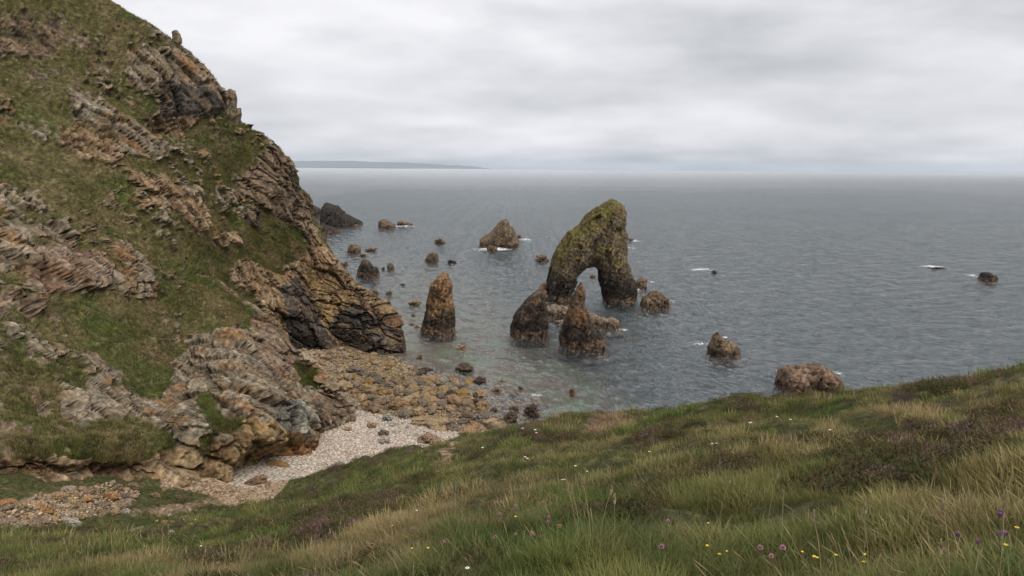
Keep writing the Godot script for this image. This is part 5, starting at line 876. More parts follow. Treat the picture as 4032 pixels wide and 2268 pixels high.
# ------------------------------------------------------------------ rocks from an outline: a solid with an elliptic section, meshed as surface nets
func traced_rock(outline: PackedVector2Array, thick: float, cell: float, tone: String, seed_value: int, above: float, tufts: Array) -> ArrayMesh:
	var box := Rect2(outline[0], Vector2.ZERO)
	for a in outline: box = box.expand(a)
	box = box.grow(cell * 3.0 + 1.6)
	var nx := int(ceil(box.size.x / cell)) + 1
	var ny := int(ceil(box.size.y / cell)) + 1
	var depth := PackedFloat32Array()
	depth.resize(nx * ny)
	var most := 0.1
	for x in nx:
		for y in ny:
			var d := polygon_depth(box.position + Vector2(x, y) * cell, outline)
			depth[x * ny + y] = d
			most = maxf(most, d)
	var half := most * thick
	var rough := clampf(most * 0.33, 0.12, 0.95)
	var nz := int(ceil((half + rough * 2.0 + cell * 2.0) * 2.0 / cell)) + 1
	var z0 := -0.5 * (nz - 1) * cell
	var shift := Vector3(seed_value * 37.0, seed_value * 11.0, seed_value * 23.0)
	var field := PackedFloat32Array()
	field.resize(nx * ny * nz)
	var lean := Vector3(0.35, 1.0, 0.1).normalized()
	for x in nx:
		for y in ny:
			var q := clampf(depth[x * ny + y] / most, -3.0, 1.0)
			var e := pow(1.0 - q, 3.0)
			var base := (x * ny + y) * nz
			for z in nz:
				var zz := z0 + z * cell
				var f := (e + pow(absf(zz) / half, 2.6) - 1.0) * most * 0.42
				if absf(f) < rough * 2.4 + cell:
					var a := Vector3(box.position.x + x * cell, box.position.y + y * cell, zz) + shift
					var along := a.dot(lean)
					var s := a - lean * (along * 0.68)
					s += Vector3(0.25, 0.2, 0.2) * noise_mid.get_noise_3dv(a * 2.0)
					var course := a.y * (0.55 / rough) + a.x * (0.3 / rough) + noise_mid.get_noise_3dv(a)
					f -= rough * lerpf(0.85 if tone == "arch" else 0.5, 1.0, clampf(q * 2.0, 0.0, 1.0)) * (0.75 * blocks.get_noise_3dv(s * (0.5 / rough)) + 0.4 * chips.get_noise_3dv(s * (1.25 / rough)) + 0.8 * noise_ridge.get_noise_3dv(s * (1.1 / rough)) + 0.45 * (course - floorf(course) - 0.5) - 0.12)
				field[base + z] = f
	# surface nets
	var at := PackedInt32Array()
	at.resize(field.size())
	at.fill(-1)
	var p := PackedVector3Array()
	var sx := ny * nz
	var sy := nz
	var corner := [0, 1, sy, sy + 1, sx, sx + 1, sx + sy, sx + sy + 1]
	var place := [Vector3(0, 0, 0), Vector3(0, 0, 1), Vector3(0, 1, 0), Vector3(0, 1, 1), Vector3(1, 0, 0), Vector3(1, 0, 1), Vector3(1, 1, 0), Vector3(1, 1, 1)]
	var edges := [0, 1, 0, 2, 0, 4, 1, 3, 1, 5, 2, 3, 2, 6, 3, 7, 4, 5, 4, 6, 5, 7, 6, 7]
	var limit := cell * 4.0 + rough * 2.5
	for x in nx - 1:
		for y in ny - 1:
			for z in nz - 1:
				var b := x * sx + y * sy + z
				if absf(field[b]) > limit: continue
				var mask := 0
				for k in 8:
					if field[b + corner[k]] < 0.0: mask |= 1 << k
				if mask == 0 or mask == 255: continue
				var sum := Vector3.ZERO
				var n := 0
				for k in range(0, 24, 2):
					var e0: int = edges[k]
					var e1: int = edges[k + 1]
					if ((mask >> e0) & 1) != ((mask >> e1) & 1):
						var f0 := field[b + corner[e0]]
						var f1 := field[b + corner[e1]]
						sum += (place[e0] as Vector3).lerp(place[e1], f0 / (f0 - f1))
						n += 1
				at[b] = p.size()
				var v := (Vector3(x, y, z) + sum / n) * cell
				p.append(Vector3(box.position.x + v.x, box.position.y + v.y, z0 + v.z))
	var t := PackedInt32Array()
	for x in range(1, nx - 1):
		for y in range(1, ny - 1):
			for z in range(1, nz - 1):
				var b := x * sx + y * sy + z
				if at[b] < 0: continue
				var inside := field[b] < 0.0
				if inside != (field[b + sx] < 0.0): quad(t, at[b], at[b - sy], at[b - sy - 1], at[b - 1], inside)
				if inside != (field[b + sy] < 0.0): quad(t, at[b], at[b - 1], at[b - sx - 1], at[b - sx], inside)
				if inside != (field[b + 1] < 0.0): quad(t, at[b], at[b - sx], at[b - sx - sy], at[b - sy], inside)
	var normals := smooth_normals(p, t)
	var c := PackedColorArray()
	c.resize(p.size())
	for i in p.size():
		var a := p[i] + shift
		var y := p[i].y + above
		var along := a.dot(lean)
		var s := a - lean * (along * 0.68)
		var chip := chips.get_noise_3dv(s * (1.25 / rough))
		var col := rock_colour(tone, a, 0.6 * chip)
		if above == 0.0:
			var m := noise_mid.get_noise_3dv(a)
			var band := smoothstep(1.0, 2.0, y + m) * smoothstep(most * 0.9 + 3.5, most * 0.6 + 1.5, y + 4.0 * m)
			if tone in ["arch", "stack", "rust", "blackish"]:
				col = col.lerp(Vector3(.05, .042, .037) * (1.0 + 0.5 * chip), band * 0.92)
			col = col.lerp(Vector3(.17, .12, .08) * (1.0 + 0.4 * chip), smoothstep(1.9, 0.8, y + 0.8 * m))
		if tone == "arch" and p[i].y > 7.0:
			var up := normals[i].y + 0.5 * -normals[i].x * 0.6
			var moss := smoothstep(0.2, 0.5, up + 0.5 * noise_mid.get_noise_3dv(a * 1.2)) * smoothstep(8.0, 13.0, p[i].y)
			var g := Vector3(.15, .16, .03).lerp(Vector3(.22, .16, .05), clampf(0.5 + 1.4 * noise_mid.get_noise_3dv(a * 1.5 + Vector3(9, 9, 9)), 0.0, 1.0))
			col = col.lerp(g * (1.0 + 0.3 * chip), moss * 0.9)
			if moss > 0.6: tufts.append(p[i])
		c[i] = paint(col * rng.randf_range(0.9, 1.12))
	return array_mesh(p, normals, c, t)


func quad(t: PackedInt32Array, a: int, b: int, c: int, d: int, turned: bool) -> void:
	if a < 0 or b < 0 or c < 0 or d < 0: return
	if turned:
		t.append_array([a, c, b, a, d, c])
	else:
		t.append_array([a, b, c, a, c, d])


func build_traced_rocks() -> void:
	var k := 1
	for s in TRACED:
		var tufts := []
		var o := put(s.name, traced_rock(s.outline, s.thick, s.cell, s.tone, k, 0.0, tufts), rock_material)
		o.position = s.at
		tag(o, s.label, s.category)
		k += 1


func build_foam() -> void:
	var white := StandardMaterial3D.new()
	white.resource_name = "foam"
	white.albedo_color = Color(0.90, 0.92, 0.93)
	white.roughness = 0.9
	for f in FOAM:
		var p := PackedVector3Array()
		var n := PackedVector3Array()
		var t := PackedInt32Array()
		var count := int(clampf(f.reach.x * f.reach.y * 20.0, 90.0, 900.0))
		var rows := rng.randf_range(0.6, 1.0)
		for i in count:
			var a := rng.randf() * TAU
			var r := pow(rng.randf(), 0.7)
			var q := Vector2(f.at.x + cos(a) * r * f.reach.x, f.at.y + sin(a) * r * f.reach.y * rows)
			if noise_fine.get_noise_2d(q.x * 0.8, q.y * 0.8) < -0.02: continue
			var big := rng.randf_range(0.04, 0.17) * (1.3 - r) * clampf(f.reach.x / 4.0, 0.6, 1.6)
			var turn := rng.randf_range(-0.4, 0.4)
			var k := p.size()
			p.append(Vector3(q.x, wave(q.x, q.y) + 0.06, q.y))
			n.append(Vector3.UP)
			for e in 7:
				var b := TAU * e / 7.0
				var s := big * rng.randf_range(0.6, 1.2)
				var v := Vector2(cos(b) * s * 2.2, sin(b) * s * 0.9).rotated(turn) + q
				p.append(Vector3(v.x, wave(v.x, v.y) + 0.035, v.y))
				n.append(Vector3.UP)
				t.append_array([k, k + 1 + e, k + 1 + (e + 1) % 7])
		var o := put("sea_foam", array_mesh(p, n, PackedColorArray(), t), white)
		tag(o, f.label, "foam", "", "stuff")


# ------------------------------------------------------------------ loose boulders
func sphere_net(level: int) -> Array:
	var g := (1.0 + sqrt(5.0)) / 2.0
	var p: Array[Vector3] = []
	for v: Vector3 in [Vector3(-1, g, 0), Vector3(1, g, 0), Vector3(-1, -g, 0), Vector3(1, -g, 0), Vector3(0, -1, g), Vector3(0, 1, g), Vector3(0, -1, -g), Vector3(0, 1, -g), Vector3(g, 0, -1), Vector3(g, 0, 1), Vector3(-g, 0, -1), Vector3(-g, 0, 1)]:
		p.append(v.normalized())
	var t: Array[int] = [0, 11, 5, 0, 5, 1, 0, 1, 7, 0, 7, 10, 0, 10, 11, 1, 5, 9, 5, 11, 4, 11, 10, 2, 10, 7, 6, 7, 1, 8, 3, 9, 4, 3, 4, 2, 3, 2, 6, 3, 6, 8, 3, 8, 9, 4, 9, 5, 2, 4, 11, 6, 2, 10, 8, 6, 7, 9, 8, 1]
	for step in level:
		var halves := {}
		var u: Array[int] = []
		for k in range(0, t.size(), 3):
			var m := []
			for e in 3:
				var a: int = t[k + e]
				var b: int = t[k + (e + 1) % 3]
				var key := mini(a, b) * 100000 + maxi(a, b)
				if not halves.has(key):
					halves[key] = p.size()
					p.append(((p[a] + p[b]) * 0.5).normalized())
				m.append(halves[key])
			u.append_array([t[k], m[0], m[2], t[k + 1], m[1], m[0], t[k + 2], m[2], m[1], m[0], m[1], m[2]])
		t = u
	return [p, t]


func boulder_mesh(level: int, seed_value: int, planes: int, rounding: float, rough: float) -> ArrayMesh:
	var r := RandomNumberGenerator.new()
	r.seed = seed_value
	var net := sphere_net(level)
	var cut: Array[Vector3] = []
	var far: Array[float] = []
	for i in planes:
		var v := Vector3(r.randf_range(-1, 1), r.randf_range(-1, 1), r.randf_range(-1, 1)).normalized()
		cut.append(v)
		far.append(r.randf_range(0.34, 0.50))
	var p := PackedVector3Array()
	var lo := Vector3.ONE * 9.0
	var hi := -lo
	for d: Vector3 in net[0]:
		var m := 0.62
		for i in planes:
			var k := d.dot(cut[i])
			if k > 0.05: m = minf(m, far[i] / k)
		m = lerpf(m, 0.5, rounding)
		m += rough * (0.14 * noise_mid.get_noise_3dv(d * 4.0 + Vector3(seed_value, 0, 0)) + 0.15 * blocks.get_noise_3dv(d * 2.6 + Vector3(seed_value, 3, 0)) + 0.06 * noise_fine.get_noise_3dv(d * 3.0 + Vector3(0, seed_value, 0)))
		var v := d * m
		p.append(v)
		lo = lo.min(v)
		hi = hi.max(v)
	var size := hi - lo
	for i in p.size():
		p[i] = (p[i] - (lo + hi) * 0.5) / size
	var t := PackedInt32Array()
	for k in range(0, net[1].size(), 3):
		t.append_array([net[1][k], net[1][k + 2], net[1][k + 1]])
	var c := PackedColorArray()
	for v in p:
		var k := 0.9 + 0.35 * noise_mid.get_noise_3dv(v * 6.0 + Vector3(seed_value, 9, 2)) + 0.14 * blocks.get_noise_3dv(v * 3.0)
		c.append(Color(k, k * (1.0 - 0.06 * noise_mid.get_noise_3dv(v * 4.0)), k * (0.98 - 0.12 * noise_mid.get_noise_3dv(v * 4.0))))
	# flat facets on the blocky ones: each corner of a triangle gets its own vertex
	if rounding < 0.4 and level < 4:
		var fp := PackedVector3Array()
		var fn := PackedVector3Array()
		var fc := PackedColorArray()
		var sn := smooth_normals(p, t)
		for k in range(0, t.size(), 3):
			var flat := (p[t[k + 2]] - p[t[k]]).cross(p[t[k + 1]] - p[t[k]]).normalized()
			for e in 3:
				fp.append(p[t[k + e]])
				fn.append((flat * 0.6 + sn[t[k + e]] * 0.4).normalized())
				fc.append(c[t[k + e]])
		return array_mesh(fp, fn, fc, PackedInt32Array(range(fp.size())))
	return array_mesh(p, smooth_normals(p, t), c, t)


func stone_material(tone: String, variant: int) -> StandardMaterial3D:
	var key := "%s %d" % [tone, variant]
	if not stone_materials.has(key):
		var m: StandardMaterial3D = rock_material.duplicate()
		m.resource_name = "stone_" + tone
		var v: Vector3 = TONES[tone][variant] * (1.2 if tone in ["wet", "white", "blackish"] else 1.55)
		m.albedo_color = Color(minf(v.x, 1), minf(v.y, 1), minf(v.z, 1)).linear_to_srgb()
		m.heightmap_scale = 4.0
		m.uv1_scale = Vector3(.9, .9, .9)
		if tone == "wet": m.roughness = 0.55
		stone_materials[key] = m
	return stone_materials[key]


func build_boulders() -> void:
	var k := 0
	for b in BOULDERS:
		k += 1
		var sea: bool = b.name == "sea_rock"
		var o := put(b.name, boulder_mesh(4 if b.size.x > 2.5 else 3, 100 + k, 8, 0.0 if sea else 0.2, (1.2 if b.tone == "wet" else 2.4) if sea else 0.9), stone_material(b.tone, k % 2))
		var y: float = b.at.y
		if not sea: y = sheet_height(BED, b.at.x, b.at.z)
		var tall: float = b.size.y * (1.5 if sea else 1.25)
		o.scale = Vector3(b.size.x, tall, b.size.z)
		o.position = Vector3(b.at.x, y + b.size.y - tall * 0.5, b.at.z)
		tag(o, b.label, "rock" if sea else "boulder")


func area_box(s: PackedVector2Array) -> Rect2:
	var box := Rect2(s[0], Vector2.ZERO)
	for a in s: box = box.expand(a)
	return box


func fill_area(area: PackedVector2Array, count: int, size_low: float, size_high: float, meshes: Array, tones: Array, called: String, label: String, category: String, group: String, flat: float, taken: Array, ground: Callable, spread := 1.0) -> void:
	var box := area_box(area)
	var tries := 0
	var made := 0
	while made < count and tries < count * 60:
		tries += 1
		var q := box.position + Vector2(rng.randf(), rng.randf()) * box.size
		if not Geometry2D.is_point_in_polygon(q, area): continue
		var big := lerpf(size_low, size_high, pow(rng.randf(), 1.7))
		var free := true
		for t in taken:
			if q.distance_to(Vector2(t.x, t.y)) < (t.z + big) * 0.36 * spread:
				free = false
				break
		if not free: continue
		taken.append(Vector3(q.x, q.y, big))
		var o := put(called, meshes[rng.randi() % meshes.size()], stone_material(tones[rng.randi() % tones.size()], rng.randi() % 2))
		var s := Vector3(big * rng.randf_range(0.85, 1.25), big * flat * rng.randf_range(0.75, 1.3), big * rng.randf_range(0.65, 1.0))
		o.transform = Transform3D(Basis.from_euler(Vector3(rng.randf_range(-.22, .22), rng.randf() * TAU, rng.randf_range(-.22, .22))) * Basis.from_scale(s), Vector3(q.x, ground.call(q.x, q.y) + s.y * 0.22, q.y))
		tag(o, whereabouts(o, label, big, size_low, size_high), category, group)
		made += 1


func whereabouts(o: Node3D, noun: String, big: float, low: float, high: float) -> String:
	var f := (big - low) / (high - low)
	var size := "tiny" if f < 0.06 else "small" if f < 0.25 else "medium" if f < 0.55 else "large"
	var tone: String = {"stone_greyd": "grey", "stone_wet": "dark", "stone_pinkbrown": "pinkish", "stone_bluegrey": "bluish"}.get(o.material_override.resource_name, o.material_override.resource_name.trim_prefix("stone_"))
	var best := 1e9
	var mark := {}
	for m in landmarks:
		var d: float = Vector2(o.position.x - m.at.x, o.position.z - m.at.z).length()
		if d < best:
			best = d
			mark = m
	var dx: float = o.position.x - mark.at.x
	var dz: float = o.position.z - mark.at.z
	var side := ("right of" if dx > 0.0 else "left of") if absf(dx) > absf(dz) else ("in front of" if dz > 0.0 else "behind")
	var text := "%s %s %s %s the %s" % [size, tone, noun, side, mark.short]
	var n: int = label_count.get(text, 0)
	label_count[text] = n + 1
	var order_words: Array = ["", "second ", "third ", "fourth ", "fifth ", "sixth ", "seventh ", "eighth ", "ninth ", "tenth "]
	return order_words[mini(n, 9)] + text


func short_name(label: String) -> String:
	for cut in [" at ", " in ", " of ", " on ", " under ", " next ", " among ", " resting ", " lying ", " beside ", " just ", " right", " left", ",", " below ", " with ", " standing ", " behind ", " peeping ", " alone ", " bridging ", " tipped "]:
		label = label.get_slice(cut, 0)
	return label


func bed_height(x: float, z: float) -> float:
	return sheet_height(BED, x, z)


func build_beach() -> void:
	var round_ones := []
	var blocky := []
	for i in 6:
		round_ones.append(boulder_mesh(2, 300 + i, 9, 0.3, 0.7))
		blocky.append(boulder_mesh(2, 320 + i, 8, 0.05, 0.9))
	var taken := []
	landmarks = []
	for b in BOULDERS:
		if b.name == "beach_boulder" or b.tone == "wet":
			landmarks.append({"at": b.at, "short": short_name(b.label)})
		if b.name == "beach_boulder": taken.append(Vector3(b.at.x, b.at.z, b.size.x * 1.1))
	fill_area(OCHRE_AREA, 140, 1.05, 3.6, round_ones + blocky, ["ochre", "ochre", "greyd", "pale", "brown", "gold"], "beach_boulder", "beach boulder", "boulder", "boulders crowded on the beach", 0.62, taken, bed_height, 0.92)
	fill_area(COBBLE_AREA, 100, 0.7, 2.0, round_ones, ["ochre", "ochre", "gold", "pale", "brown"], "cobble", "rounded cobble", "cobble", "golden cobbles under the headland", 0.6, taken, bed_height, 0.9)
	fill_area(SHALLOW_AREA, 62, 0.6, 2.4, blocky, ["wet", "wet", "rust"], "shallow_rock", "rock in the shallows", "rock", "rocks scattered in the shallows", 0.5, taken, bed_height, 1.25)
	fill_area(PALE_AREA, 45, 0.45, 1.3, round_ones, ["white", "pale", "white", "bluegrey"], "pale_boulder", "smooth boulder on the pebbles", "boulder", "pale boulders on the pebbles", 0.55, taken, bed_height, 1.2)
	# shingle
	pebbles("pebbles", "small white and pink pebbles covering the upper beach", PEBBLE_AREA, 15000, 0.14, 0.42, [Vector3(.45, .385, .33), Vector3(.54, .48, .43), Vector3(.37, .30, .25), Vector3(.30, .25, .21)], bed_height)
	pebbles("small_cobbles", "small ochre stones filling the gaps between the boulders", OCHRE_AREA, 3500, 0.2, 0.6, [Vector3(.25, .175, .105), Vector3(.30, .23, .15), Vector3(.17, .135, .105)], bed_height)
	pebbles("sunken_cobbles", "cobbles seen through the shallow water", SHALLOW_AREA, 2500, 0.25, 0.9, [Vector3(.16, .12, .07), Vector3(.24, .18, .11), Vector3(.11, .10, .07)], bed_height)
	pebbles("golden_stones", "small golden stones between the cobbles", COBBLE_AREA, 1500, 0.2, 0.5, [Vector3(.36, .25, .10), Vector3(.30, .22, .12), Vector3(.42, .34, .22)], bed_height)


func pebbles(called: String, label: String, area: PackedVector2Array, count: int, low: float, high: float, colours: Array, ground: Callable) -> void:
	var mesh := boulder_mesh(1, 400, 7, 0.5, 0.3)
	var plain: StandardMaterial3D = rock_material.duplicate()
	plain.heightmap_enabled = false
	plain.heightmap_texture = null
	plain.albedo_texture = null
	var box := area_box(area)
	var spots: Array[Transform3D] = []
	while spots.size() < count:
		var q := box.position + Vector2(rng.randf(), rng.randf()) * box.size
		if not Geometry2D.is_point_in_polygon(q, area): continue
		var big := lerpf(low, high, pow(rng.randf(), 2.0))
		spots.append(Transform3D(Basis.from_euler(Vector3(rng.randf_range(-.3, .3), rng.randf() * TAU, rng.randf_range(-.3, .3))) * Basis.from_scale(Vector3(big, big * 0.6, big * 0.8)), Vector3(q.x, ground.call(q.x, q.y) + big * 0.1, q.y)))
	var mm := MultiMesh.new()
	mm.transform_format = MultiMesh.TRANSFORM_3D
	mm.use_colors = true
	mm.mesh = mesh
	mm.instance_count = count
	for i in count:
		mm.set_instance_transform(i, spots[i])
		mm.set_instance_color(i, paint((colours[rng.randi() % colours.size()] as Vector3) * rng.randf_range(0.8, 1.2)))
	var o := MultiMeshInstance3D.new()
	o.name = numbered(called)
	o.multimesh = mm
	o.material_override = plain
	add_child(o)
	tag(o, label, "pebbles", "", "stuff")


# ------------------------------------------------------------------ the hillside in front
func path_distance(q: Vector2, line: PackedVector2Array) -> float:
	var best := 1e9
	for i in line.size() - 1:
		best = minf(best, q.distance_to(Geometry2D.get_closest_point_to_segment(q, line[i], line[i + 1])))
	return best


func bare_ground(x: float, z: float) -> float:
	var q := Vector2(x, z) + Vector2(noise_fine.get_noise_2d(x, z), noise_fine.get_noise_2d(x + 30.0, z)) * 0.5
	var b := smoothstep(1.5, 0.4, path_distance(q, GULLY_PATH))
	b = maxf(b, smoothstep(0.42, 0.12, path_distance(q, HILL_PATH)))
	b = maxf(b, smoothstep(0.5, 0.1, path_distance(q, HILL_PATH_LOW)))
	return b


func build_hillside() -> void:
	var nu := 330
	var nv := 310
	for i in nu:
		var s := 2.0 * i / (nu - 1.0) - 1.0
		hill_x.append(78.0 * sinh(2.4 * s) / sinh(2.4))
	for j in nv:
		var s := j / (nv - 1.0)
		hill_z.append(5.0 * (1.0 - s) - 96.0 * sinh(2.3 * s) / sinh(2.3))
	var p := PackedVector3Array()
	var c := PackedColorArray()
	hill_y.resize(nu * nv)
	p.resize(nu * nv)
	c.resize(nu * nv)
	for i in nu:
		var x := hill_x[i]
		for j in nv:
			var z := hill_z[j]
			var far := clampf(Vector2(x, z).length() / 30.0, 0.06, 1.0)
			var h := sheet_height(HILL, x, z) - edge_drop(x, z)
			h += 0.24 * clampf(far * 4.0, 0.4, 1.0) * noise_mid.get_noise_2d(x * 2.2 + 11.0, z * 2.2)
			h += far * (0.72 * noise_mid.get_noise_2d(x * 0.8, z * 0.8) + 0.25 * noise_fine.get_noise_2d(x * 0.7, z * 0.7)) + 0.04 * noise_fine.get_noise_2d(x * 2.0, z * 2.0)
			h = maxf(h, -7.0)
			hill_y[i * nv + j] = h
			p[i * nv + j] = Vector3(x, h, z)
			var m := noise_mid.get_noise_2d(x, z)
			var f := noise_fine.get_noise_2d(x * 1.3, z * 1.3)
			var col := Vector3(.075, .085, .028).lerp(Vector3(.13, .115, .055), clampf(0.5 + m + 0.5 * f, 0.0, 1.0))
			var b := bare_ground(x, z)
			var q := Vector2(x, z)
			if Geometry2D.is_point_in_polygon(q, SCREE_AREA) or Geometry2D.is_point_in_polygon(q + Vector2(f, m), RUBBLE_AREA) and f > 0.0: b = maxf(b, 0.75)
			col = col.lerp(Vector3(.33, .235, .155) * (1.0 + 0.3 * f), b)
			if Geometry2D.is_point_in_polygon(q, BALD_SPOT): col = Vector3(.20, .145, .095)
			if Geometry2D.is_point_in_polygon(q, EARTH_SCAR): col = Vector3(.075, .05, .036)
			c[i * nv + j] = paint(col * 1.1)
	put("hillside", grid_mesh(nu, nv, p, c), turf_material)
	tag(get_node("hillside"), "grassy hillside sloping down to the gully and the cove", "hillside", "", "structure")


func find(a: PackedFloat32Array, v: float) -> int:
	var up := a[1] > a[0]
	var lo := 0
	var hi := a.size() - 1
	while hi - lo > 1:
		var m := (lo + hi) / 2
		if (a[m] <= v) == up: lo = m
		else: hi = m
	return lo


func hill_height(x: float, z: float) -> float:
	var nv := hill_z.size()
	var i := find(hill_x, x)
	var j := find(hill_z, z)
	var u := clampf((x - hill_x[i]) / (hill_x[i + 1] - hill_x[i]), 0.0, 1.0)
	var v := clampf((z - hill_z[j]) / (hill_z[j + 1] - hill_z[j]), 0.0, 1.0)
	var a := i * nv + j
	return lerpf(lerpf(hill_y[a], hill_y[a + nv], u), lerpf(hill_y[a + 1], hill_y[a + nv + 1], u), v)


func build_gully() -> void:
	var flat_ones := []
	for i in 6: flat_ones.append(boulder_mesh(2, 500 + i, 7, 0.1, 0.45))
	var taken := []
	var k := 0
	landmarks = []
	for s in SLABS: landmarks.append({"at": s.at, "short": short_name(s.label)})
	for s in SLABS:
		k += 1
		var o := put("rubble_slab", boulder_mesh(3, 520 + k, 7, 0.12, 0.5), stone_material(s.tone, 0))
		var size: Vector3 = s.size
		o.transform = Transform3D(Basis.from_euler(Vector3(rng.randf_range(-.1, .1), rng.randf_range(-.3, .3), s.tilt)) * Basis.from_scale(size * Vector3(1, 1.15, 1)), Vector3(s.at.x, hill_height(s.at.x, s.at.z) + size.y * 0.32, s.at.z))
		taken.append(Vector3(s.at.x, s.at.z, size.x))
		tag(o, s.label, "stone slab")
	fill_area(RUBBLE_AREA, 120, 0.35, 1.5, flat_ones, ["pale", "orange", "pinkbrown", "ochre", "pale", "brown"], "rubble_stone", "angular rubble stone", "stone", "rubble stones on the gully floor", 0.42, taken, hill_height, 0.9)
	fill_area(SCREE_LOW, 40, 0.2, 0.7, flat_ones, ["pale", "orange", "white"], "scree_stone", "scree stone", "stone", "small scree stones below the path", 0.5, taken, hill_height, 1.0)
	pebbles("scree", "reddish stone chips below the overhang and along the path", SCREE_AREA, 3800, 0.12, 0.5, [Vector3(.30, .22, .155), Vector3(.36, .28, .20), Vector3(.25, .17, .12)], hill_height)
	pebbles("rubble_chips", "small stone chips among the rubble", RUBBLE_AREA, 1500, 0.1, 0.35, [Vector3(.36, .25, .17), Vector3(.44, .35, .26), Vector3(.28, .20, .14)], hill_height)
	var blue := StandardMaterial3D.new()
	blue.resource_name = "blue_plastic"
	blue.albedo_color = Color(0.10, 0.32, 0.52)
	blue.roughness = 0.5
	var o := put("plastic_litter", boulder_mesh(2, 611, 6, 0.2, 1.2), blue)
	o.scale = Vector3(0.62, 0.26, 0.35)
	o.position = Vector3(LITTER.x, hill_height(LITTER.x, LITTER.z) + 0.12, LITTER.z)
	tag(o, "crumpled piece of bright blue plastic litter among the rubble", "litter")


# ------------------------------------------------------------------ grass and flowers
func tuft_mesh(blades: int, length: float, width: float, spread: float, seed_value: int, stiff := 0.5) -> ArrayMesh:
	var r := RandomNumberGenerator.new()
	r.seed = seed_value
	var p := PackedVector3Array()
	var n := PackedVector3Array()
	var c := PackedColorArray()
	var t := PackedInt32Array()
	for b in blades:
		var turn := r.randf() * TAU
		var out := Vector3(cos(turn), 0, sin(turn))
		var side := Vector3(-out.z, 0, out.x).rotated(Vector3.UP, r.randf_range(-.8, .8))
		var foot := out * spread * sqrt(r.randf()) + Vector3(r.randf_range(-.02, .02), 0, r.randf_range(-.02, .02))
		var tall := length * r.randf_range(0.55, 1.15)
		var bend := tall * r.randf_range(0.15, 1.0) * (1.0 - stiff * 0.5)
		var w := width * r.randf_range(0.6, 1.2)
		var shade := r.randf_range(0.6, 1.3)
		var straw := Vector3(1.9, 1.45, 2.0) if r.randf() < 0.2 else Vector3.ONE
		var dry := r.randf_range(0.0, 0.35)
		var k := p.size()
		for s in 4:
			var f := s / 3.0
			var mid := foot + Vector3.UP * tall * (f - 0.25 * f * f * bend / tall) + out * bend * f * f
			var ww := w * (1.0 - f) * 0.5 if s < 3 else 0.0
			var colour := Color(shade * straw.x * (1.0 + 0.35 * f * dry), shade * straw.y * (1.0 + 0.15 * f * dry), shade * straw.z * (1.0 + 0.25 * f * dry))
			for e in ([-1.0, 1.0] if s < 3 else [0.0]):
				p.append(mid + side * ww * e)
				n.append((Vector3.UP * 1.0 + out * 0.35).normalized())
				c.append(colour)
		t.append_array([k, k + 1, k + 2, k + 1, k + 3, k + 2, k + 2, k + 3, k + 4, k + 3, k + 5, k + 4, k + 4, k + 5, k + 6])
	return array_mesh(p, PackedVector3Array(), c, t)


func straw_mesh() -> ArrayMesh:
	var r := RandomNumberGenerator.new()
	r.seed = 19
	var p := PackedVector3Array()
	var t := PackedInt32Array()
	for b in 3:
		var foot := Vector3(r.randf_range(-.12, .12), 0, r.randf_range(-.12, .12))
		var lean := Vector3(r.randf_range(-.12, .12), r.randf_range(0.15, 0.26), r.randf_range(-.12, .12))
		var side := Vector3(r.randf_range(-1, 1), 0, r.randf_range(-1, 1)).normalized()
		var k := p.size()
		for s: Vector2 in [Vector2(0, .0011), Vector2(.74, .0011), Vector2(.82, .0032), Vector2(.93, .0028), Vector2(1.0, .0006)]:
			var at := foot + lean * s.x + Vector3(lean.x, 0, lean.z) * s.x * s.x * 0.8
			p.append(at - side * s.y)
			p.append(at + side * s.y)
		for s in 4:
			t.append_array([k + s * 2, k + s * 2 + 1, k + s * 2 + 2, k + s * 2 + 1, k + s * 2 + 3, k + s * 2 + 2])
	return array_mesh(p, PackedVector3Array(), PackedColorArray(), t)


func heather_mesh(seed_value: int) -> ArrayMesh:
	var r := RandomNumberGenerator.new()
	r.seed = seed_value
	var p := PackedVector3Array()
	var n := PackedVector3Array()
	var c := PackedColorArray()
	var t := PackedInt32Array()
	for i in 120:
		var d := Vector3(r.randf_range(-1, 1), r.randf_range(0, 1), r.randf_range(-1, 1)).normalized()
		var at := Vector3(d.x * 0.30, d.y * 0.26, d.z * 0.30) * r.randf_range(0.55, 1.05)
		var a := Vector3(r.randf_range(-1, 1), r.randf_range(0.1, 1), r.randf_range(-1, 1)).normalized()
		var b := a.cross(d + Vector3(0.1, 0.2, 0.3)).normalized()
		var k := p.size()
		var shade := r.randf_range(0.7, 1.3)
		for v: Vector3 in [at - b * 0.014, at + b * 0.014, at + a * 0.07]:
			p.append(v)
			n.append((Vector3.UP + d).normalized())
			c.append(Color(shade, shade, shade))
		t.append_array([k, k + 1, k + 2])
	return array_mesh(p, PackedVector3Array(), c, t)


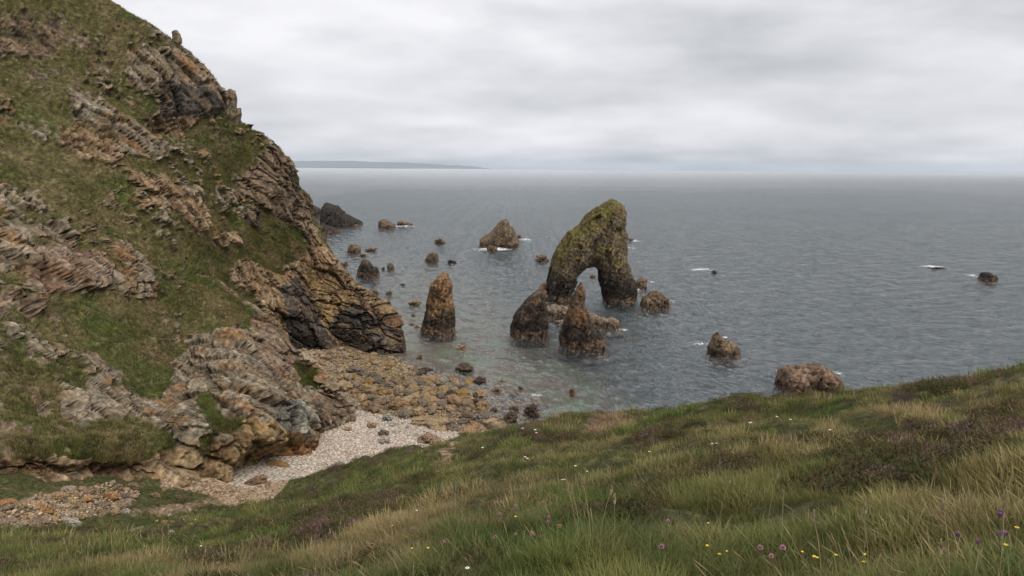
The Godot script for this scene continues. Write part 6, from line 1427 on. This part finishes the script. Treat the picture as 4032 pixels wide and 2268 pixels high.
func build_hill_grass() -> void:
	var layers := [
		{"called": "long_grass", "label": "long bending grass blades close to the viewpoint", "mesh": tuft_mesh(13, 0.15, 0.011, 0.14, 81, 0.0), "near": 3.0, "far": 11.0, "count": 24000, "size": 1.0},
		{"called": "meadow_grass", "label": "meadow grass on the middle of the hillside", "mesh": tuft_mesh(14, 0.13, 0.018, 0.22, 82, 0.0), "near": 8.0, "far": 28.0, "count": 34000, "size": 1.05},
		{"called": "slope_grass", "label": "short grass on the far slope and the gully floor", "mesh": tuft_mesh(16, 0.19, 0.035, 0.40, 83, 0.0), "near": 24.0, "far": 88.0, "count": 52000, "size": 1.0},
	]
	var bushes: Array[Transform3D] = []
	var bush_colours := PackedColorArray()
	for l in layers:
		var spots: Array[Transform3D] = []
		var tints := PackedColorArray()
		for i in int(l.count):
			var turn := deg_to_rad(rng.randf_range(-47, 47))
			var r := lerpf(l.near, l.far, rng.randf())
			var x := sin(turn) * r
			var z := -cos(turn) * r
			var h := hill_height(x, z)
			if h < 2.0 and r > 30.0: continue
			var b := bare_ground(x, z)
			if rng.randf() < b * 0.95: continue
			var q := Vector2(x, z)
			if r > 40.0 and (Geometry2D.is_point_in_polygon(q, SCREE_AREA) and rng.randf() < 0.85 or Geometry2D.is_point_in_polygon(q, RUBBLE_AREA) and noise_fine.get_noise_2d(x * 1.3, z * 1.3) > -0.05): continue
			if Geometry2D.is_point_in_polygon(q, EARTH_SCAR): continue
			var m := noise_mid.get_noise_2d(x * 0.7 + 20.0, z * 0.7)
			var big := noise_big.get_noise_2d(x * 1.3, z * 1.3)
			var f := noise_fine.get_noise_2d(x, z)
			var band := smoothstep(3.5, 6.5, r) * smoothstep(26.0, 13.0, r)
			var dry := clampf(0.06 + 0.30 * band + 1.0 * m + 0.6 * big + 0.5 * f - 0.3 * smoothstep(-2.0, -9.0, x) + rng.randf_range(-.3, .3), 0.0, 1.0)
			var green := Vector3(.082, .112, .032).lerp(Vector3(.125, .12, .046), clampf(0.5 + 1.5 * noise_mid.get_noise_2d(x * 1.6 + 5.0, z * 1.6) + rng.randf_range(-.3, .3), 0.0, 1.0))
			if noise_mid.get_noise_2d(x * 1.1 - 33.0, z * 1.1) > 0.2: green = Vector3(.05, .078, .022)
			var col := green.lerp(Vector3(.22, .175, .10), dry)
			var heath := noise_mid.get_noise_2d(x * 0.6 - 70.0, z * 0.6) + 0.35 * noise_fine.get_noise_2d(x * 0.5, z * 0.5) + (0.12 if x > 3.0 else 0.0)
			if heath > 0.33 and rng.randf() < 0.5:
				if bushes.size() < 16000:
					var bs := (0.55 + r * 0.012) * rng.randf_range(0.6, 1.3)
					bushes.append(Transform3D(Basis(Vector3.UP, rng.randf() * TAU).scaled(Vector3(bs, bs, bs)), Vector3(x, h - 0.02, z)))
					var hc := Vector3(.085, .078, .038).lerp(Vector3(.14, .10, .065), rng.randf())
					if heath > 0.42 and rng.randf() < 0.28: hc = Vector3(.16, .095, .115)
					if rng.randf() < 0.3: hc = Vector3(.06, .072, .026)
					bush_colours.append(paint(hc * rng.randf_range(1.0, 1.6)))
				continue
			if Geometry2D.is_point_in_polygon(q, BALD_SPOT):
				col = Vector3(.22, .155, .10)
			var s: float = l.size * rng.randf_range(0.65, 1.3)
			if dry > 0.7: s *= 1.08
			var tussock := noise_mid.get_noise_2d(x * 2.6 + 40.0, z * 2.6) + 0.5 * f
			s *= clampf(0.78 + 0.85 * tussock, 0.42, 1.3)
			col *= clampf(0.95 + 0.9 * tussock, 0.6, 1.4)
			var tilt := Basis(Vector3(rng.randf_range(-1, 1), 0, rng.randf_range(-1, 1)).normalized(), rng.randf_range(0, 0.25))
			spots.append(Transform3D(tilt * Basis(Vector3.UP, rng.randf() * TAU).scaled(Vector3(s, s * rng.randf_range(0.8, 1.2), s)), Vector3(x, h - 0.015, z)))
			tints.append(paint(col * rng.randf_range(0.95, 1.65)))
		many(l.called, l.label, l.mesh, spots, tints, "grass")
	# arching blades in clumps, and straw stalks standing over the turf
	var long_spots: Array[Transform3D] = []
	var long_tints := PackedColorArray()
	var straw_spots: Array[Transform3D] = []
	var straw_tints := PackedColorArray()
	for i in 14000:
		var turn := deg_to_rad(rng.randf_range(-47, 47))
		var r := lerpf(3.4, 24.0, pow(rng.randf(), 1.4))
		var x := sin(turn) * r
		var z := -cos(turn) * r
		if bare_ground(x, z) > 0.2: continue
		var here := Vector3(x, hill_height(x, z) - 0.02, z)
		if r < 10.0 and noise_mid.get_noise_2d(x * 2.0 + 9.0, z * 2.0) > 0.08 and rng.randf() < 0.6:
			long_spots.append(Transform3D(Basis(Vector3.UP, rng.randf() * TAU) * Basis.from_scale(Vector3.ONE * rng.randf_range(0.7, 1.25)), here))
			long_tints.append(paint(Vector3(.10, .15, .05).lerp(Vector3(.17, .175, .07), rng.randf()) * rng.randf_range(0.8, 1.2)))
		elif noise_mid.get_noise_2d(x + 71.0, z) > 0.0 and rng.randf() < 0.22:
			var s := rng.randf_range(0.6, 1.3)
			straw_spots.append(Transform3D(Basis.from_euler(Vector3(rng.randf_range(-.3, .3), rng.randf() * TAU, rng.randf_range(-.3, .3))) * Basis.from_scale(Vector3(s * (1.0 + r * 0.03), s, s * (1.0 + r * 0.03))), here))
			straw_tints.append(paint(Vector3(.36, .29, .17).lerp(Vector3(.26, .19, .11), rng.randf())))
	many("arching_grass", "clumps of long arching green blades in the near grass", tuft_mesh(9, 0.30, 0.012, 0.06, 84, 0.0), long_spots, long_tints, "grass")
	many("straw_grass", "thin straw coloured seeding stalks standing over the turf", straw_mesh(), straw_spots, straw_tints, "grass")
	many("heather", "low brown and purple heather bushes patching the hillside", heather_mesh(91), bushes, bush_colours, "heather")


func many(called: String, label: String, mesh: Mesh, spots: Array[Transform3D], tints: PackedColorArray, category: String) -> void:
	var mm := MultiMesh.new()
	mm.transform_format = MultiMesh.TRANSFORM_3D
	mm.use_colors = true
	mm.mesh = mesh
	mm.instance_count = spots.size()
	for i in spots.size():
		mm.set_instance_transform(i, spots[i])
		mm.set_instance_color(i, tints[i])
	var o := MultiMeshInstance3D.new()
	o.name = numbered(called)
	o.multimesh = mm
	o.material_override = leaf_material
	add_child(o)
	tag(o, label, category, "", "stuff")


func plain_material(called: String, v: Vector3, rough := 0.8) -> StandardMaterial3D:
	var m := StandardMaterial3D.new()
	m.resource_name = called
	m.albedo_color = Color(v.x, v.y, v.z).linear_to_srgb()
	m.roughness = rough
	m.backlight_enabled = true
	m.backlight = Color(.3, .3, .3)
	m.cull_mode = BaseMaterial3D.CULL_DISABLED
	return m


func petal_ball(petals: int, radius: float, long: float, seed_value: int, low := -0.4) -> ArrayMesh:
	var r := RandomNumberGenerator.new()
	r.seed = seed_value
	var st := SurfaceTool.new()
	st.begin(Mesh.PRIMITIVE_TRIANGLES)
	for i in petals:
		var d := Vector3(r.randf_range(-1, 1), r.randf_range(low, 1), r.randf_range(-1, 1)).normalized()
		var side := d.cross(Vector3(0.2, 1, 0.3)).normalized().rotated(d, r.randf_range(-.5, .5)) * radius * 0.28
		var a := d * radius * 0.2
		var b := d * radius * r.randf_range(0.8, 1.15) + Vector3.UP * long * radius
		for v: Vector3 in [a - side * 0.5, b - side, b + side, a - side * 0.5, b + side, a + side * 0.5]:
			st.add_vertex(v)
	st.generate_normals()
	return st.commit()


func flat_flower(petals: int, radius: float) -> ArrayMesh:
	var st := SurfaceTool.new()
	st.begin(Mesh.PRIMITIVE_TRIANGLES)
	for i in petals:
		var a := TAU * i / petals
		var w := TAU / petals * 0.46
		var c := Vector3(cos(a), 0.12, sin(a)) * radius
		for v: Vector3 in [Vector3.ZERO, Vector3(cos(a - w), 0.16, sin(a - w)) * radius * 0.75, c, Vector3.ZERO, c, Vector3(cos(a + w), 0.16, sin(a + w)) * radius * 0.75]:
			st.add_vertex(v)
	st.generate_normals()
	return st.commit()


func stem_mesh(tall: float, thick: float, bend: float) -> ArrayMesh:
	var p := PackedVector3Array()
	var t := PackedInt32Array()
	for s in 5:
		var f := s / 4.0
		for e in 4:
			var a := TAU * e / 4.0
			p.append(Vector3(bend * f * f + cos(a) * thick, tall * f, sin(a) * thick))
	for s in 4:
		for e in 4:
			var a := s * 4 + e
			var b := s * 4 + (e + 1) % 4
			t.append_array([a, b, a + 4, b, b + 4, a + 4])
	return array_mesh(p, smooth_normals(p, t), PackedColorArray(), t)


func plant(called: String, label: String, group: String, spots: PackedVector3Array, tall: float, head: Mesh, head_name: String, head_material: Material, stem_material: Material, eye: Mesh = null, eye_material: Material = null, category := "flower") -> void:
	var first: Node3D
	var stem := stem_mesh(tall, 0.0022, tall * 0.15)
	var order: Array = []
	for s in spots: order.append(atan2(s.x, -s.z))
	order.sort()
	for s in spots:
		var o: Node3D
		if first == null:
			o = Node3D.new()
			put("stem", stem, stem_material, o)
			var h := put(head_name, head, head_material, o)
			h.position = Vector3(tall * 0.15, tall, 0)
			if head_name == "seed_head": h.scale = Vector3(1, 4.5, 1)
			if eye:
				put("flower_eye", eye, eye_material, h)
			first = o
		else:
			o = first.duplicate()
		o.name = numbered(called)
		add_child(o)
		var away := Vector2(s.x, s.z).length()
		var big := clampf(away / 6.0, 1.0, 2.2)
		# the head is what is seen: set the foot a stem's length below it
		var foot := Vector3(s.x, 0, s.z) * (1.0 - tall / maxf(40.0 - s.y, 1.0))
		o.position = Vector3(foot.x, hill_height(foot.x, foot.z) - 0.01, foot.z)
		o.rotation.y = rng.randf() * TAU
		o.scale = Vector3.ONE * rng.randf_range(0.85, 1.15) * (clampf(away / 30.0, 0.35, 1.2) if called == "daisy" else 1.0)
		tag(o, "%s, %s from the left" % [label, NTH[order.find(atan2(s.x, -s.z))]], category, group)


func build_flowers() -> void:
	var stem := plain_material("stem", Vector3(.09, .12, .035))
	var straw := plain_material("straw", Vector3(.36, .29, .17))
	plant("clover_flower", "pink clover flower head standing in the near grass", "pink clover flowers", CLOVER, 0.26, petal_ball(70, 0.017, 0.15, 3), "flower_head", plain_material("clover_pink", Vector3(.44, .22, .31)), stem)
	plant("heather_flower", "purple heather flower spike at the right of the near grass", "purple flower spikes", PURPLE, 0.24, petal_ball(70, 0.017, 0.9, 5), "flower_head", plain_material("heather_purple", Vector3(.36, .17, .33)), stem)
	plant("yellow_flower", "small yellow flower low in the near grass", "yellow flowers", YELLOW, 0.20, flat_flower(5, 0.014), "petals", plain_material("petal_yellow", Vector3(.72, .50, .04)), stem)
	plant("faded_flower", "faded rust brown flower head among the near grass", "faded flower heads", RUSTY, 0.26, petal_ball(50, 0.017, 0.0, 7), "flower_head", plain_material("faded_petal", Vector3(.34, .18, .08)), stem)
	plant("daisy", "white daisy dotted over the green slope", "white daisies", DAISY, 0.36, flat_flower(11, 0.055), "petals", plain_material("petal_white", Vector3(.78, .78, .75)), stem, petal_ball(20, 0.018, 0.3, 9, 0.2), plain_material("daisy_eye", Vector3(.65, .45, .05)))
	plant("grass_stalk", "tall straw coloured grass stalk with a seed head", "tall grass stalks", STALKS, 0.55, petal_ball(60, 0.011, 0.0, 13, -1.0), "seed_head", straw, straw, null, null, "grass stalk")
